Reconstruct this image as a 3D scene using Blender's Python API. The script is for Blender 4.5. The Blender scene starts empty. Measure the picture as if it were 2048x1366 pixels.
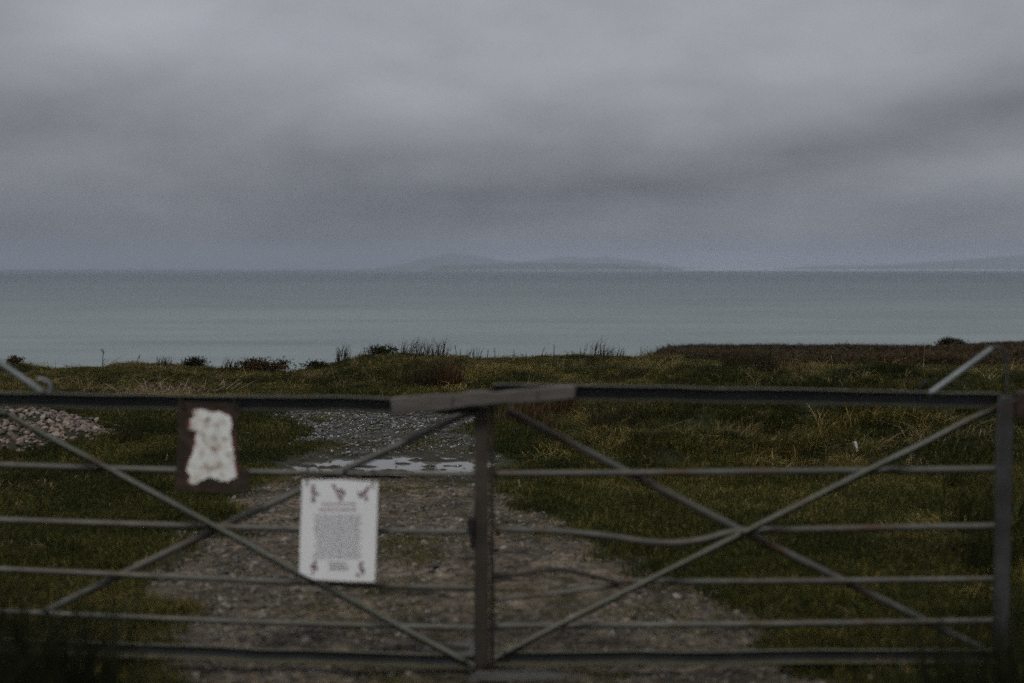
import bpy, bmesh, math, random
import numpy as np
from mathutils import Vector, Matrix, Euler

random.seed(7)
rng = np.random.default_rng(7)
R = math.radians
scn = bpy.context.scene
COL = scn.collection

# ---------------------------------------------------------------- camera
F = 2844.0            # 50 mm lens in photo pixels
EYE = 1.70
HZ = 536.0            # photo row of the horizon
cam_data = bpy.data.cameras.new("camera")
cam_data.sensor_width = 36.0
cam_data.lens = 50.0
cam_data.clip_start = 0.05
cam_data.clip_end = 200000
cam = bpy.data.objects.new("camera", cam_data)
COL.objects.link(cam)
cam.location = (0, 0, EYE)
PITCH = math.atan((683 - HZ) / F)
cam.rotation_euler = (math.pi / 2 - PITCH, 0, 0)
cam_data.dof.use_dof = True
cam_data.dof.focus_distance = 17.0
cam_data.dof.aperture_fstop = 1.45
scn.camera = cam

# ---------------------------------------------------------------- render / colour
scn.view_settings.view_transform = 'Standard'
scn.view_settings.look = 'None'
scn.view_settings.exposure = 0.0
scn.view_settings.gamma = 1.0
scn.view_settings.use_curve_mapping = False
scn.render.engine = 'CYCLES'
scn.cycles.use_denoising = False        # the photograph is grainy
scn.cycles.use_adaptive_sampling = True
scn.cycles.adaptive_threshold = 0.12
scn.cycles.adaptive_min_samples = 24
scn.cycles.max_bounces = 5
scn.cycles.diffuse_bounces = 2
scn.cycles.glossy_bounces = 2
scn.cycles.transmission_bounces = 2
scn.cycles.volume_bounces = 1
scn.cycles.transparent_max_bounces = 4
scn.cycles.caustics_reflective = False
scn.cycles.caustics_refractive = False

SUN_EL, SUN_AZ = R(54), R(205)      # soft light from behind and a little to the left

# ---------------------------------------------------------------- world
world = bpy.data.worlds.new("World")
scn.world = world
world.use_nodes = True
nt = world.node_tree
nt.nodes.clear()


def N(tree, kind, **kw):
    n = tree.nodes.new(kind)
    for k, v in kw.items():
        setattr(n, k, v)
    return n


def M_(tree, op, a, b=None, c=None, clamp=False):
    n = tree.nodes.new('ShaderNodeMath')
    n.operation = op
    n.use_clamp = clamp
    for i, v in enumerate((a, b, c)):
        if v is None:
            continue
        if isinstance(v, (int, float)):
            n.inputs[i].default_value = v
        else:
            tree.links.new(v, n.inputs[i])
    return n.outputs[0]


out = N(nt, 'ShaderNodeOutputWorld')
bg = N(nt, 'ShaderNodeBackground')
bg.inputs['Strength'].default_value = 0.104
nt.links.new(bg.outputs[0], out.inputs['Surface'])
tc = N(nt, 'ShaderNodeTexCoord')
sep = N(nt, 'ShaderNodeSeparateXYZ')
nt.links.new(tc.outputs['Generated'], sep.inputs[0])
X, Y, Z = sep.outputs
sky = N(nt, 'ShaderNodeTexSky', sky_type='NISHITA')
sky.sun_disc = False
sky.sun_elevation = SUN_EL
sky.sun_rotation = SUN_AZ
sky.air_density = 1.0
sky.dust_density = 3.0
# cloud coordinates: the underside of a flat cloud deck, stretched towards the horizon
zc = M_(nt, 'ADD', M_(nt, 'MAXIMUM', Z, 0.0), 0.10)
u = M_(nt, 'DIVIDE', X, zc)
v = M_(nt, 'DIVIDE', Y, zc)
comb = N(nt, 'ShaderNodeCombineXYZ')
nt.links.new(u, comb.inputs[0])
nt.links.new(v, comb.inputs[1])
n1 = N(nt, 'ShaderNodeTexNoise', noise_dimensions='3D')
nt.links.new(comb.outputs[0], n1.inputs['Vector'])
n1.inputs['Scale'].default_value = 0.55
n1.inputs['Detail'].default_value = 4
n1.inputs['Roughness'].default_value = 0.45
n1.inputs['Distortion'].default_value = 0.6
n2 = N(nt, 'ShaderNodeTexNoise', noise_dimensions='3D')
mp = N(nt, 'ShaderNodeMapping')
mp.inputs['Scale'].default_value = (3.2, 3.2, 11.0)
mp.inputs['Rotation'].default_value = (0, R(-10), 0)
nt.links.new(tc.outputs['Generated'], mp.inputs['Vector'])
nt.links.new(mp.outputs[0], n2.inputs['Vector'])
n2.inputs['Scale'].default_value = 1.0
n2.inputs['Detail'].default_value = 3
n2.inputs['Roughness'].default_value = 0.5
n2.inputs['Distortion'].default_value = 0.4


n3 = N(nt, 'ShaderNodeTexNoise', noise_dimensions='3D')
mp3 = N(nt, 'ShaderNodeMapping')
mp3.inputs['Scale'].default_value = (9, 9, 20)
mp3.inputs['Rotation'].default_value = (0, R(-14), 0)
nt.links.new(tc.outputs['Generated'], mp3.inputs['Vector'])
nt.links.new(mp3.outputs[0], n3.inputs['Vector'])
n3.inputs['Scale'].default_value = 1.0
n3.inputs['Detail'].default_value = 7
n3.inputs['Roughness'].default_value = 0.55
n3.inputs['Distortion'].default_value = 0.2


def blob(px, row, sx, sy, amp, rot=0.0):
    """a soft lighter or darker bank of cloud, centred on a direction of the sky"""
    cx, cz = (px - 1024) / F, (HZ - row) / F
    dx = M_(nt, 'SUBTRACT', X, cx)
    dz = M_(nt, 'SUBTRACT', Z, cz)
    c, s = math.cos(rot), math.sin(rot)
    ax = M_(nt, 'MULTIPLY_ADD', dx, c / (sx / F), M_(nt, 'MULTIPLY', dz, s / (sx / F)))
    az = M_(nt, 'MULTIPLY_ADD', dx, -s / (sy / F), M_(nt, 'MULTIPLY', dz, c / (sy / F)))
    d2 = M_(nt, 'MULTIPLY_ADD', ax, ax, M_(nt, 'MULTIPLY', az, az))
    e = M_(nt, 'EXPONENT', M_(nt, 'MULTIPLY', d2, -1.0))
    return M_(nt, 'MULTIPLY', e, amp)


# overall brightness by elevation
mr = N(nt, 'ShaderNodeMapRange', interpolation_type='SMOOTHSTEP')
nt.links.new(Z, mr.inputs['Value'])
mr.inputs['From Min'].default_value = 0.0
mr.inputs['From Max'].default_value = 0.19
mr.inputs['To Min'].default_value = 1.50
mr.inputs['To Max'].default_value = 3.5
val = mr.outputs[0]
val = M_(nt, 'ADD', val, M_(nt, 'MULTIPLY', M_(nt, 'SUBTRACT', n1.outputs['Fac'], 0.5), 1.3))
val = M_(nt, 'ADD', val, M_(nt, 'MULTIPLY', M_(nt, 'SUBTRACT', n2.outputs['Fac'], 0.5), 1.9))
val = M_(nt, 'ADD', val, M_(nt, 'MULTIPLY', M_(nt, 'SUBTRACT', n3.outputs['Fac'], 0.5), 1.9))
for b in [(330, 90, 330, 80, 0.80, 0.05), (720, 190, 330, 80, 0.8, 0.12), (900, 225, 200, 50, 0.4, -0.1), (80, 250, 300, 60, -0.45, 0.1), (20, 60, 120, 120, -0.5, 0.0),
          (1250, 375, 330, 38, -0.75, 0.08), (1800, 255, 280, 50, -0.7, 0.18), (1760, 130, 260, 80, 0.45, 0.1),
          (1880, 370, 260, 55, 0.8, 0.1), (1500, 450, 420, 40, 0.55, 0.0), (350, 460, 420, 60, -0.25, 0.0), (120, 370, 200, 40, 0.3, 0.0), (1350, 60, 260, 60, 0.2, 0.1)]:
    val = M_(nt, 'ADD', val, blob(*b))
val = M_(nt, 'MAXIMUM', val, 0.8)
tint = N(nt, 'ShaderNodeValToRGB')
tint.color_ramp.elements[0].color = (0.905, 0.935, 1.04, 1)
tint.color_ramp.elements[1].color = (0.95, 0.978, 1.015, 1)
nt.links.new(n2.outputs['Fac'], tint.inputs[0])
vm = N(nt, 'ShaderNodeVectorMath', operation='SCALE')
nt.links.new(tint.outputs[0], vm.inputs[0])
nt.links.new(val, vm.inputs['Scale'])
mixw = N(nt, 'ShaderNodeMix', data_type='RGBA')
mixw.inputs[0].default_value = 0.96
nt.links.new(sky.outputs[0], mixw.inputs[6])
nt.links.new(vm.outputs[0], mixw.inputs[7])
nt.links.new(mixw.outputs[2], bg.inputs['Color'])

# ---------------------------------------------------------------- sun behind the overcast
sd = bpy.data.lights.new("sun", 'SUN')
sd.energy = 1.45
sd.angle = R(12)
sd.color = (1.0, 0.96, 0.90)
sun = bpy.data.objects.new("sun", sd)
COL.objects.link(sun)
# light arrives from azimuth 200 deg (measured from +Y), i.e. behind the camera on its left
sdir = Vector((math.sin(SUN_AZ) * math.cos(SUN_EL), math.cos(SUN_AZ) * math.cos(SUN_EL), math.sin(SUN_EL)))
sun.rotation_euler = sdir.to_track_quat('Z', 'Y').to_euler()
sun.location = (-5, -5, 20)


# ================================================================ helpers
def P(px, row, y):
    """world point seen at a photo pixel, on the upright plane at depth y"""
    d = Vector(((px - 1024) / F, 1.0, -(row - 683) / F))
    c, s = math.cos(-PITCH), math.sin(-PITCH)
    w = Vector((d.x, d.y * c - d.z * s, d.y * s + d.z * c))
    k = y / w.y
    return Vector((w.x * k, y, EYE + w.z * k))


def mesh_obj(name, verts, faces, mat=None, parent=None, smooth=False):
    me = bpy.data.meshes.new(name)
    me.from_pydata(verts, [], faces)
    me.update()
    if smooth:
        me.shade_smooth()
    if mat:
        me.materials.append(mat)
    o = bpy.data.objects.new(name, me)
    COL.objects.link(o)
    if parent:
        o.parent = parent
    return o


def grid_obj(name, verts, quads, mat, smooth=True):
    me = bpy.data.meshes.new(name)
    nv, nf = len(verts), len(quads)
    me.vertices.add(nv)
    me.vertices.foreach_set('co', np.asarray(verts, dtype=np.float32).ravel())
    me.loops.add(nf * 4)
    me.loops.foreach_set('vertex_index', np.asarray(quads, dtype=np.int32).ravel())
    me.polygons.add(nf)
    me.polygons.foreach_set('loop_start', np.arange(0, nf * 4, 4, dtype=np.int32))
    me.update(calc_edges=True)
    if smooth:
        me.shade_smooth()
    me.materials.append(mat)
    o = bpy.data.objects.new(name, me)
    COL.objects.link(o)
    return o


def thing(name, label, cat, loc=(0, 0, 0), group=None, rz=0):
    o = bpy.data.objects.new(name, None)
    o.empty_display_size = 0.1
    COL.objects.link(o)
    o.location = loc
    o.rotation_euler = (0, 0, rz)
    o['label'] = label
    o['category'] = cat
    if group:
        o['group'] = group
    return o


def tag(o, label, cat, group=None):
    o['label'] = label
    o['category'] = cat
    if group:
        o['group'] = group
    return o


def kind(o, k):
    o['kind'] = k
    return o


class MB:
    def __init__(s):
        s.v, s.f = [], []

    def add(s, v, f):
        b = len(s.v)
        s.v += [tuple(p) for p in v]
        s.f += [tuple(i + b for i in q) for q in f]

    def tube(s, pts, r, seg=10, cap=True, flat=1.0):
        pts = [Vector(p) for p in pts]
        rr = r if isinstance(r, (list, tuple)) else [r] * len(pts)
        b = len(s.v)
        prev = None
        for i, p in enumerate(pts):
            t = (pts[min(i + 1, len(pts) - 1)] - pts[max(i - 1, 0)]).normalized()
            if prev is None:
                a = t.orthogonal().normalized()
            else:
                a = (prev - t * prev.dot(t)).normalized()
            prev = a
            c = t.cross(a)
            for k in range(seg):
                w = 2 * math.pi * k / seg
                s.v.append(tuple(p + (a * math.cos(w) + c * math.sin(w)) * rr[i]))
        for i in range(len(pts) - 1):
            for k in range(seg):
                k2 = (k + 1) % seg
                s.f.append((b + i * seg + k, b + i * seg + k2, b + (i + 1) * seg + k2, b + (i + 1) * seg + k))
        if cap:
            s.f.append(tuple(b + k for k in range(seg))[::-1])
            s.f.append(tuple(b + (len(pts) - 1) * seg + k for k in range(seg)))

    def sweep(s, pts, prof, up=(0, 0, 1)):
        """sweep a closed profile [(depth towards camera, height)] along pts"""
        pts = [Vector(p) for p in pts]
        b = len(s.v)
        n = len(prof)
        for i, p in enumerate(pts):
            t = (pts[min(i + 1, len(pts) - 1)] - pts[max(i - 1, 0)]).normalized()
            side = Vector(up).cross(t).normalized()     # across
            if side.y > 0:
                side = -side
            uu = t.cross(side)
            if uu.dot(Vector(up)) < 0:
                uu = -uu
            for (dx, dz) in prof:
                s.v.append(tuple(p + side * dx + uu * dz))
        for i in range(len(pts) - 1):
            for k in range(n):
                k2 = (k + 1) % n
                s.f.append((b + i * n + k, b + i * n + k2, b + (i + 1) * n + k2, b + (i + 1) * n + k))
        s.f.append(tuple(b + k for k in range(n))[::-1])
        s.f.append(tuple(b + (len(pts) - 1) * n + k for k in range(n)))

    def box(s, c, sx, sy, sz, rot=None):
        v = [Vector((x * sx / 2, y * sy / 2, z * sz / 2)) for x in (-1, 1) for y in (-1, 1) for z in (-1, 1)]
        if rot:
            v = [rot @ p for p in v]
        v = [p + Vector(c) for p in v]
        s.add(v, [(0, 1, 3, 2), (4, 6, 7, 5), (0, 4, 5, 1), (2, 3, 7, 6), (0, 2, 6, 4), (1, 5, 7, 3)])

    def build(s, name, mat, parent=None, smooth=True, bevel=0.0):
        o = mesh_obj(name, s.v, s.f, mat, parent)
        bm = bmesh.new()
        bm.from_mesh(o.data)
        bmesh.ops.recalc_face_normals(bm, faces=bm.faces)
        if bevel:
            es = [e for e in bm.edges if len(e.link_faces) == 2 and e.calc_face_angle() > 0.6]
            bmesh.ops.bevel(bm, geom=es, offset=bevel, segments=1, affect='EDGES')
        bm.to_mesh(o.data)
        bm.free()
        if smooth:
            o.data.shade_smooth()
            for e in o.data.edges:
                pass
            try:
                o.data.set_sharp_from_angle(angle=R(40))
            except Exception:
                pass
        return o


# ---------------------------------------------------------------- numpy noise
def _hash(ix, iy, seed):
    h = (ix.astype(np.int64) * 374761393 + iy.astype(np.int64) * 668265263 + seed * 1442695041) & 0xFFFFFFFF
    h = ((h ^ (h >> 13)) * 1274126177) & 0xFFFFFFFF
    h = h ^ (h >> 16)
    return (h & 0xFFFF) / 65535.0


def vnoise(x, y, seed=0):
    x = np.asarray(x, float)
    y = np.asarray(y, float)
    ix, iy = np.floor(x), np.floor(y)
    fx, fy = x - ix, y - iy
    ux, uy = fx * fx * (3 - 2 * fx), fy * fy * (3 - 2 * fy)
    a, b = _hash(ix, iy, seed), _hash(ix + 1, iy, seed)
    c, d = _hash(ix, iy + 1, seed), _hash(ix + 1, iy + 1, seed)
    return (a * (1 - ux) + b * ux) * (1 - uy) + (c * (1 - ux) + d * ux) * uy - 0.5


def fbm(x, y, oct=4, seed=0, gain=0.5):
    s, a, f = 0, 1.0, 1.0
    for o in range(oct):
        s = s + a * vnoise(np.asarray(x) * f + 13.7 * o, np.asarray(y) * f - 7.1 * o, seed + o)
        a *= gain
        f *= 2.03
    return s


def sst(e0, e1, x):
    t = np.clip((np.asarray(x, float) - e0) / (e1 - e0), 0, 1)
    return t * t * (3 - 2 * t)


# ---------------------------------------------------------------- the shape of the land
def row_y(row):
    return EYE * F / (row - HZ)


CREST = np.array([(-1200, 742), (-400, 740), (0, 738), (28, 729), (50, 735), (100, 739), (150, 736), (205, 741), (240, 731),
                  (280, 728), (330, 734), (385, 737), (430, 744), (480, 739), (540, 741), (585, 749), (620, 742), (660, 733),
                  (700, 723), (740, 713), (790, 709), (830, 713), (880, 716), (950, 720), (1050, 720), (1100, 714),
                  (1250, 715), (1310, 717), (1400, 724), (1500, 730), (1700, 734), (2048, 736), (3200, 736)], float)
YC = 25.0
FARSKY = np.array([(1000, 716), (1310, 717), (1340, 708), (1370, 701), (1500, 697), (1700, 697), (1850, 699), (1930, 694), (2048, 689), (3500, 680)], float)
YF = 80.0
# track edges, (photo px, photo row) on level ground
LEDGE = [(250, 1900), (290, 1366), (325, 1300), (322, 1200), (345, 1110), (395, 1030), (450, 985), (520, 950), (590, 925), (600, 905), (560, 860), (535, 828), (560, 800)]
REDGE = [(2400, 1900), (1780, 1366), (1640, 1290), (1540, 1240), (1450, 1190), (1370, 1140), (1300, 1100), (1200, 1045), (1120, 1000), (1050, 958), (985, 945), (985, 905), (990, 870), (960, 828), (900, 800)]


def edge_arr(E):
    a = [(row_y(r), (px - 1024) / F * row_y(r)) for px, r in E]
    a.sort()
    return np.array(a)


LE, RE = edge_arr(LEDGE), edge_arr(REDGE)


def track_mask(x, y):
    """1 on the stony track, 0 on grass"""
    nz = fbm(x * 1.3, y * 1.3, 4, 31) * 0.60 + fbm(x * 7, y * 7, 3, 39) * 0.22
    l = np.interp(y, LE[:, 0], LE[:, 1])
    r = np.interp(y, RE[:, 0], RE[:, 1])
    d = np.minimum(x - l, r - x) + nz
    end = sst(19.0, 17.6, y + nz * 1.2)
    return sst(-0.10, 0.12, d) * end


def puddle_zone(x, y):
    d1 = ((x + 1.02) / 1.0) ** 2 + ((y - 12.38 - 0.05 * x) / 0.78) ** 2
    d2 = ((x - 0.02) / 0.22) ** 2 + ((y - 11.28) / 0.13) ** 2
    d3 = ((x - 0.02) / 0.26) ** 2 + ((y - 5.93) / 0.09) ** 2
    d4 = ((x + 0.26) / 0.16) ** 2 + ((y - 6.35) / 0.14) ** 2
    d5 = ((x - 0.85) / 0.30) ** 2 + ((y - 5.86) / 0.08) ** 2
    return np.exp(-d1), np.exp(-d2), np.exp(-d3), np.exp(-d4), np.exp(-d5)


HEAP = (-6.0, 14.3)


def heap_h(x, y):
    r = np.hypot(x - HEAP[0], (y - HEAP[1]) * 1.0)
    r = r + fbm(x * 2, y * 2, 2, 77) * 0.25
    return np.maximum(0, 0.64 - 0.345 * r)


def hgt(x, y):
    x = np.asarray(x, float)
    y = np.asarray(y, float)
    yy = np.maximum(y, 1.0)
    px = 1024 + F * x / np.maximum(y, 14.0)
    tm = track_mask(x, y)
    z = 0.035 * fbm(x * 0.5, y * 0.5, 3, 1) + (1 - tm) * 0.035 * fbm(x * 2.5, y * 2.5, 3, 5)
    z = z + tm * (-0.02 + 0.022 * fbm(x * 5.0, y * 5.0, 4, 8, 0.6))
    # crest bank
    zc_ = EYE - YC * (np.interp(px, CREST[:, 0], CREST[:, 1]) - HZ) / F
    t = sst(18.6, YC, y)
    z = z * (1 - t) + t * zc_
    z = z + 0.10 * fbm(x * 0.9, y * 0.6, 3, 12) * sst(17.5, 20, y) * (1 - sst(YC - 2.5, YC, y) * 0.75) * (1 - tm)
    z = z + 0.045 * fbm(x * 2.2, y * 2.2, 3, 14) * sst(18, 20, y) * sst(60, 28, y)
    # rough bank on the right
    m = sst(10.6, 12.6, y + 0.8 * fbm(x * .6, y * .1, 2, 17)) * sst(0.0, 0.11, x / yy - 0.02 + 0.02 * fbm(y, x, 2, 3)) * sst(24, 19, y)
    z = z + m * (0.12 + 0.42 * fbm(x * 0.85, y * 0.75, 3, 21, .55) + .10 * fbm(x * 3.1, y * 2.6, 2, 25))
    z = z + 0.34 * np.exp(-(((x - 4.0) / 1.5) ** 2 + ((y - 14.6) / 1.3) ** 2)) - 0.10 * np.exp(-(((x - 2.6) / .8) ** 2 + ((y - 13.2) / .8) ** 2))
    z = z + 0.20 * np.exp(-(((x - 2.1) / 1.0) ** 2 + ((y - 17.5) / 1.0) ** 2))
    # verge near the gate, both sides
    z = z + 0.10 * sst(2.0, 3.0, x) * sst(9.5, 8.0, y) * sst(3, 5, y) * (1 + fbm(x * 2, y * 2, 2, 9))
    z = z + 0.05 * sst(-2.2, -3.0, x) * sst(9.5, 8.0, y) * sst(3, 5, y)
    # puddle hollows
    for k, (p, dpt) in enumerate(zip(puddle_zone(x, y), (0.034, 0.03, 0.03, 0.026, 0.03))):
        z = z * (1 - np.minimum(1, 1.3 * p)) + np.minimum(1, 1.3 * p) * (-dpt + 0.064 * fbm(x * 4, y * 9, 4, 50 + k, 0.62) + .03 * (p < .45))
    # beyond the crest
    drop = zc_ - 0.30 * (y - YC) - 0.004 * (y - YC) ** 2
    zf = EYE - YF * (np.interp(px, FARSKY[:, 0], FARSKY[:, 1]) - HZ) / F
    k = np.clip((y - YC) / (YF - YC), 0, 1)
    far = zc_ * (1 - k) + zf * k + 0.35 * fbm(x * .08, y * .08, 3, 61) * np.sin(np.pi * k) - np.maximum(0, y - YF) * 0.25
    s = sst(1318, 1350, px)
    beyond = drop * (1 - s) + far * s
    z = np.where(y > YC, beyond, z)
    z = z + 0.06 * fbm(x * .8, y * .8, 2, 66) * sst(30, 45, y)
    return np.maximum(z, -19.0)


# ================================================================ materials
def mat_new(name):
    m = bpy.data.materials.new(name)
    m.use_nodes = True
    t = m.node_tree
    b = t.nodes['Principled BSDF']
    return m, t, b


def ramp(t, fac, stops):
    r = t.nodes.new('ShaderNodeValToRGB')
    el = r.color_ramp.elements
    while len(el) < len(stops):
        el.new(0.5)
    for e, (p, c) in zip(el, stops):
        e.position = p
        e.color = (*c, 1)
    t.links.new(fac, r.inputs[0])
    return r.outputs[0]


def noise(t, scale, detail=4, rough=0.5, dist=0.0, vec=None, out='Fac'):
    n = t.nodes.new('ShaderNodeTexNoise')
    n.inputs['Scale'].default_value = scale
    n.inputs['Detail'].default_value = detail
    n.inputs['Roughness'].default_value = rough
    n.inputs['Distortion'].default_value = dist
    if vec is None:
        g = t.nodes.get('geo') or t.nodes.new('ShaderNodeNewGeometry')
        g.name = 'geo'
        vec = g.outputs['Position']
    t.links.new(vec, n.inputs['Vector'])
    return n.outputs[out]


def mixc(t, fac, a, b):
    m = t.nodes.new('ShaderNodeMix')
    m.data_type = 'RGBA'
    for s_, v_ in ((0, fac), (6, a), (7, b)):
        if isinstance(v_, (int, float)):
            m.inputs[s_].default_value = v_
        elif isinstance(v_, tuple):
            m.inputs[s_].default_value = (*v_, 1)
        else:
            t.links.new(v_, m.inputs[s_])
    return m.outputs[2]


def bump(t, b, h, strength=0.5, dist=0.02):
    n = t.nodes.new('ShaderNodeBump')
    n.inputs['Strength'].default_value = strength
    n.inputs['Distance'].default_value = dist
    t.links.new(h, n.inputs['Height'])
    t.links.new(n.outputs[0], b.inputs['Normal'])


def attr(t, name, typ='GEOMETRY', out='Fac'):
    a = t.nodes.new('ShaderNodeAttribute')
    a.attribute_name = name
    a.attribute_type = typ
    return a.outputs[out]


# ground
m_ground, t, b = mat_new("ground_soil_turf")
soil = ramp(t, noise(t, 1.7, 6, 0.62), [(0.32, (0.045, 0.038, 0.024)), (0.5, (0.112, 0.090, 0.062)), (0.68, (0.205, 0.170, 0.128))])
spk = ramp(t, noise(t, 26, 5, 0.7), [(0.36, (0.22, 0.21, 0.19)), (0.50, (0.9, 0.9, 0.9)), (0.68, (1.5, 1.45, 1.4))])
mm = t.nodes.new('ShaderNodeMix')
mm.data_type = 'RGBA'
mm.blend_type = 'MULTIPLY'
mm.inputs[0].default_value = 1
t.links.new(soil, mm.inputs[6])
t.links.new(spk, mm.inputs[7])
spk2 = ramp(t, noise(t, 8.5, 5, 0.75, 0.4), [(0.38, (0.28, 0.27, 0.25)), (0.49, (0.9, 0.9, 0.9)), (0.64, (1.5, 1.48, 1.45))])
mm2 = t.nodes.new('ShaderNodeMix')
mm2.data_type = 'RGBA'
mm2.blend_type = 'MULTIPLY'
mm2.inputs[0].default_value = 1
t.links.new(mm.outputs[2], mm2.inputs[6])
t.links.new(spk2, mm2.inputs[7])
mm = mm2
soil = mixc(t, attr(t, 'wet'), mm.outputs[2], (0.028, 0.027, 0.017))
turf = ramp(t, noise(t, 2.2, 5, 0.6), [(0.3, (0.014, 0.018, 0.006)), (0.55, (0.026, 0.030, 0.010)), (0.75, (0.050, 0.042, 0.014))])
heath = ramp(t, noise(t, 0.35, 6, 0.65), [(0.34, (0.030, 0.036, 0.013)), (0.50, (0.050, 0.036, 0.020)), (0.66, (0.060, 0.038, 0.026))])
c = mixc(t, attr(t, 'track'), turf, soil)
c = mixc(t, attr(t, 'heath'), c, heath)
t.links.new(c, b.inputs['Base Color'])
t.links.new(M_(t, 'SUBTRACT', 0.88, M_(t, 'MULTIPLY', attr(t, 'wet'), 0.15)), b.inputs['Roughness'])
b.inputs['Specular IOR Level'].default_value = 0.25
hb = M_(t, 'ADD', noise(t, 30, 5, 0.7), M_(t, 'MULTIPLY', noise(t, 6, 4, 0.6), 1.5))
bump(t, b, hb, 0.8, 0.03)


# blades (colour varies per blade by a stored colour, per patch by the instancer)
def blade_mat(name, stops, transl=0.25, rough=0.6):
    m, t, b = mat_new(name)
    f = M_(t, 'ADD', M_(t, 'MULTIPLY', attr(t, 'bt'), 0.60), M_(t, 'MULTIPLY', attr(t, 'tint', 'INSTANCER'), 0.40), clamp=True)
    col = ramp(t, f, stops)
    t.links.new(col, b.inputs['Base Color'])
    b.inputs['Roughness'].default_value = rough
    b.inputs['Specular IOR Level'].default_value = 0.12
    tr = t.nodes.new('ShaderNodeBsdfTranslucent')
    t.links.new(col, tr.inputs[0])
    mx = t.nodes.new('ShaderNodeMixShader')
    mx.inputs[0].default_value = transl
    t.links.new(b.outputs[0], mx.inputs[1])
    t.links.new(tr.outputs[0], mx.inputs[2])
    t.links.new(mx.outputs[0], t.nodes['Material Output'].inputs['Surface'])
    return m


m_turf = blade_mat("short_turf_blade", [(0.0, (0.009, 0.014, 0.004)), (0.40, (0.028, 0.036, 0.009)), (0.66, (0.090, 0.084, 0.017)), (1.0, (0.32, 0.24, 0.08))])
m_rough = blade_mat("rough_grass_blade", [(0.0, (0.008, 0.012, 0.003)), (0.36, (0.028, 0.034, 0.007)), (0.60, (0.074, 0.066, 0.014)), (0.84, (0.24, 0.175, 0.050)), (1.0, (0.60, 0.45, 0.16))])
m_heathb = blade_mat("heather_sprig", [(0.0, (0.014, 0.016, 0.006)), (0.34, (0.026, 0.024, 0.010)), (0.55, (0.045, 0.026, 0.014)), (0.75, (0.070, 0.038, 0.018)), (1.0, (0.085, 0.075, 0.022))])
m_rush = blade_mat("rush_stem", [(0.0, (0.020, 0.022, 0.010)), (0.5, (0.055, 0.040, 0.020)), (1.0, (0.16, 0.10, 0.055))])
m_rushred = blade_mat("red_brown_rush_stem", [(0.0, (0.035, 0.022, 0.010)), (0.4, (0.10, 0.058, 0.028)), (1.0, (0.36, 0.24, 0.14))])
m_straw = blade_mat("dry_straw", [(0.0, (0.10, 0.075, 0.035)), (0.5, (0.30, 0.22, 0.11)), (1.0, (0.55, 0.44, 0.26))])
m_gorse = blade_mat("gorse_leaf", [(0.0, (0.012, 0.014, 0.006)), (0.5, (0.030, 0.032, 0.010)), (0.9, (0.07, 0.055, 0.015)), (1.0, (0.14, 0.10, 0.02))])
m_gorseb = blade_mat("brown_gorse_leaf", [(0.0, (0.03, 0.018, 0.008)), (0.5, (0.065, 0.040, 0.014)), (0.85, (0.13, 0.085, 0.018)), (1.0, (0.22, 0.15, 0.03))])
m_weed = blade_mat("dark_weed_blade", [(0.0, (0.012, 0.014, 0.006)), (0.5, (0.020, 0.024, 0.009)), (1.0, (0.045, 0.042, 0.016))])

m_stalk, t, b = mat_new("dead_stalk_bark")
t.links.new(ramp(t, noise(t, 40), [(0.3, (0.02, 0.014, 0.009)), (0.7, (0.05, 0.035, 0.022))]), b.inputs['Base Color'])
b.inputs['Roughness'].default_value = 0.9


def stone_mat(name, stops, rough, spec=0.5):
    m, t, b = mat_new(name)
    oi = t.nodes.new('ShaderNodeObjectInfo')
    f = M_(t, 'ADD', M_(t, 'MULTIPLY', oi.outputs['Random'], 0.8), M_(t, 'MULTIPLY', noise(t, 60, 3), 0.25))
    t.links.new(ramp(t, f, stops), b.inputs['Base Color'])
    b.inputs['Roughness'].default_value = rough
    b.inputs['Specular IOR Level'].default_value = spec
    bump(t, b, noise(t, 90, 4, 0.6), 0.4, 0.004)
    return m


m_heapstone = stone_mat("beach_stone", [(0.0, (0.045, 0.034, 0.028)), (0.35, (0.11, 0.080, 0.063)), (0.7, (0.20, 0.150, 0.120)), (0.93, (0.27, 0.22, 0.19)), (1.0, (0.45, 0.45, 0.44))], 0.7)
m_heapbed, t, b = mat_new("beach_stone_bed")
vo = t.nodes.new('ShaderNodeTexNoise')
t.links.new(ramp(t, attr(t, 'bt'), [(0.0, (0.04, 0.030, 0.025)), (0.5, (0.12, 0.088, 0.07)), (1.0, (0.25, 0.20, 0.165))]), b.inputs['Base Color'])
b.inputs['Roughness'].default_value = 0.75
m_wetstone = stone_mat("wet_gravel_stone", [(0.0, (0.015, 0.015, 0.014)), (0.5, (0.05, 0.05, 0.046)), (0.78, (0.10, 0.10, 0.095)), (0.92, (0.34, 0.34, 0.34)), (1.0, (0.62, 0.63, 0.64))], 0.25, 0.8)
m_gravel = stone_mat("track_gravel_stone", [(0.0, (0.014, 0.012, 0.009)), (0.45, (0.060, 0.052, 0.041)), (0.80, (0.15, 0.130, 0.102)), (1.0, (0.27, 0.25, 0.21))], 0.6)

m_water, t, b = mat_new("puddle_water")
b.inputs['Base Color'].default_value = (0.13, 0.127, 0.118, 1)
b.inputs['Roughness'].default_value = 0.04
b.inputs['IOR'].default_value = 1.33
bump(t, b, noise(t, 22, 3), 0.05, 0.01)

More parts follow.
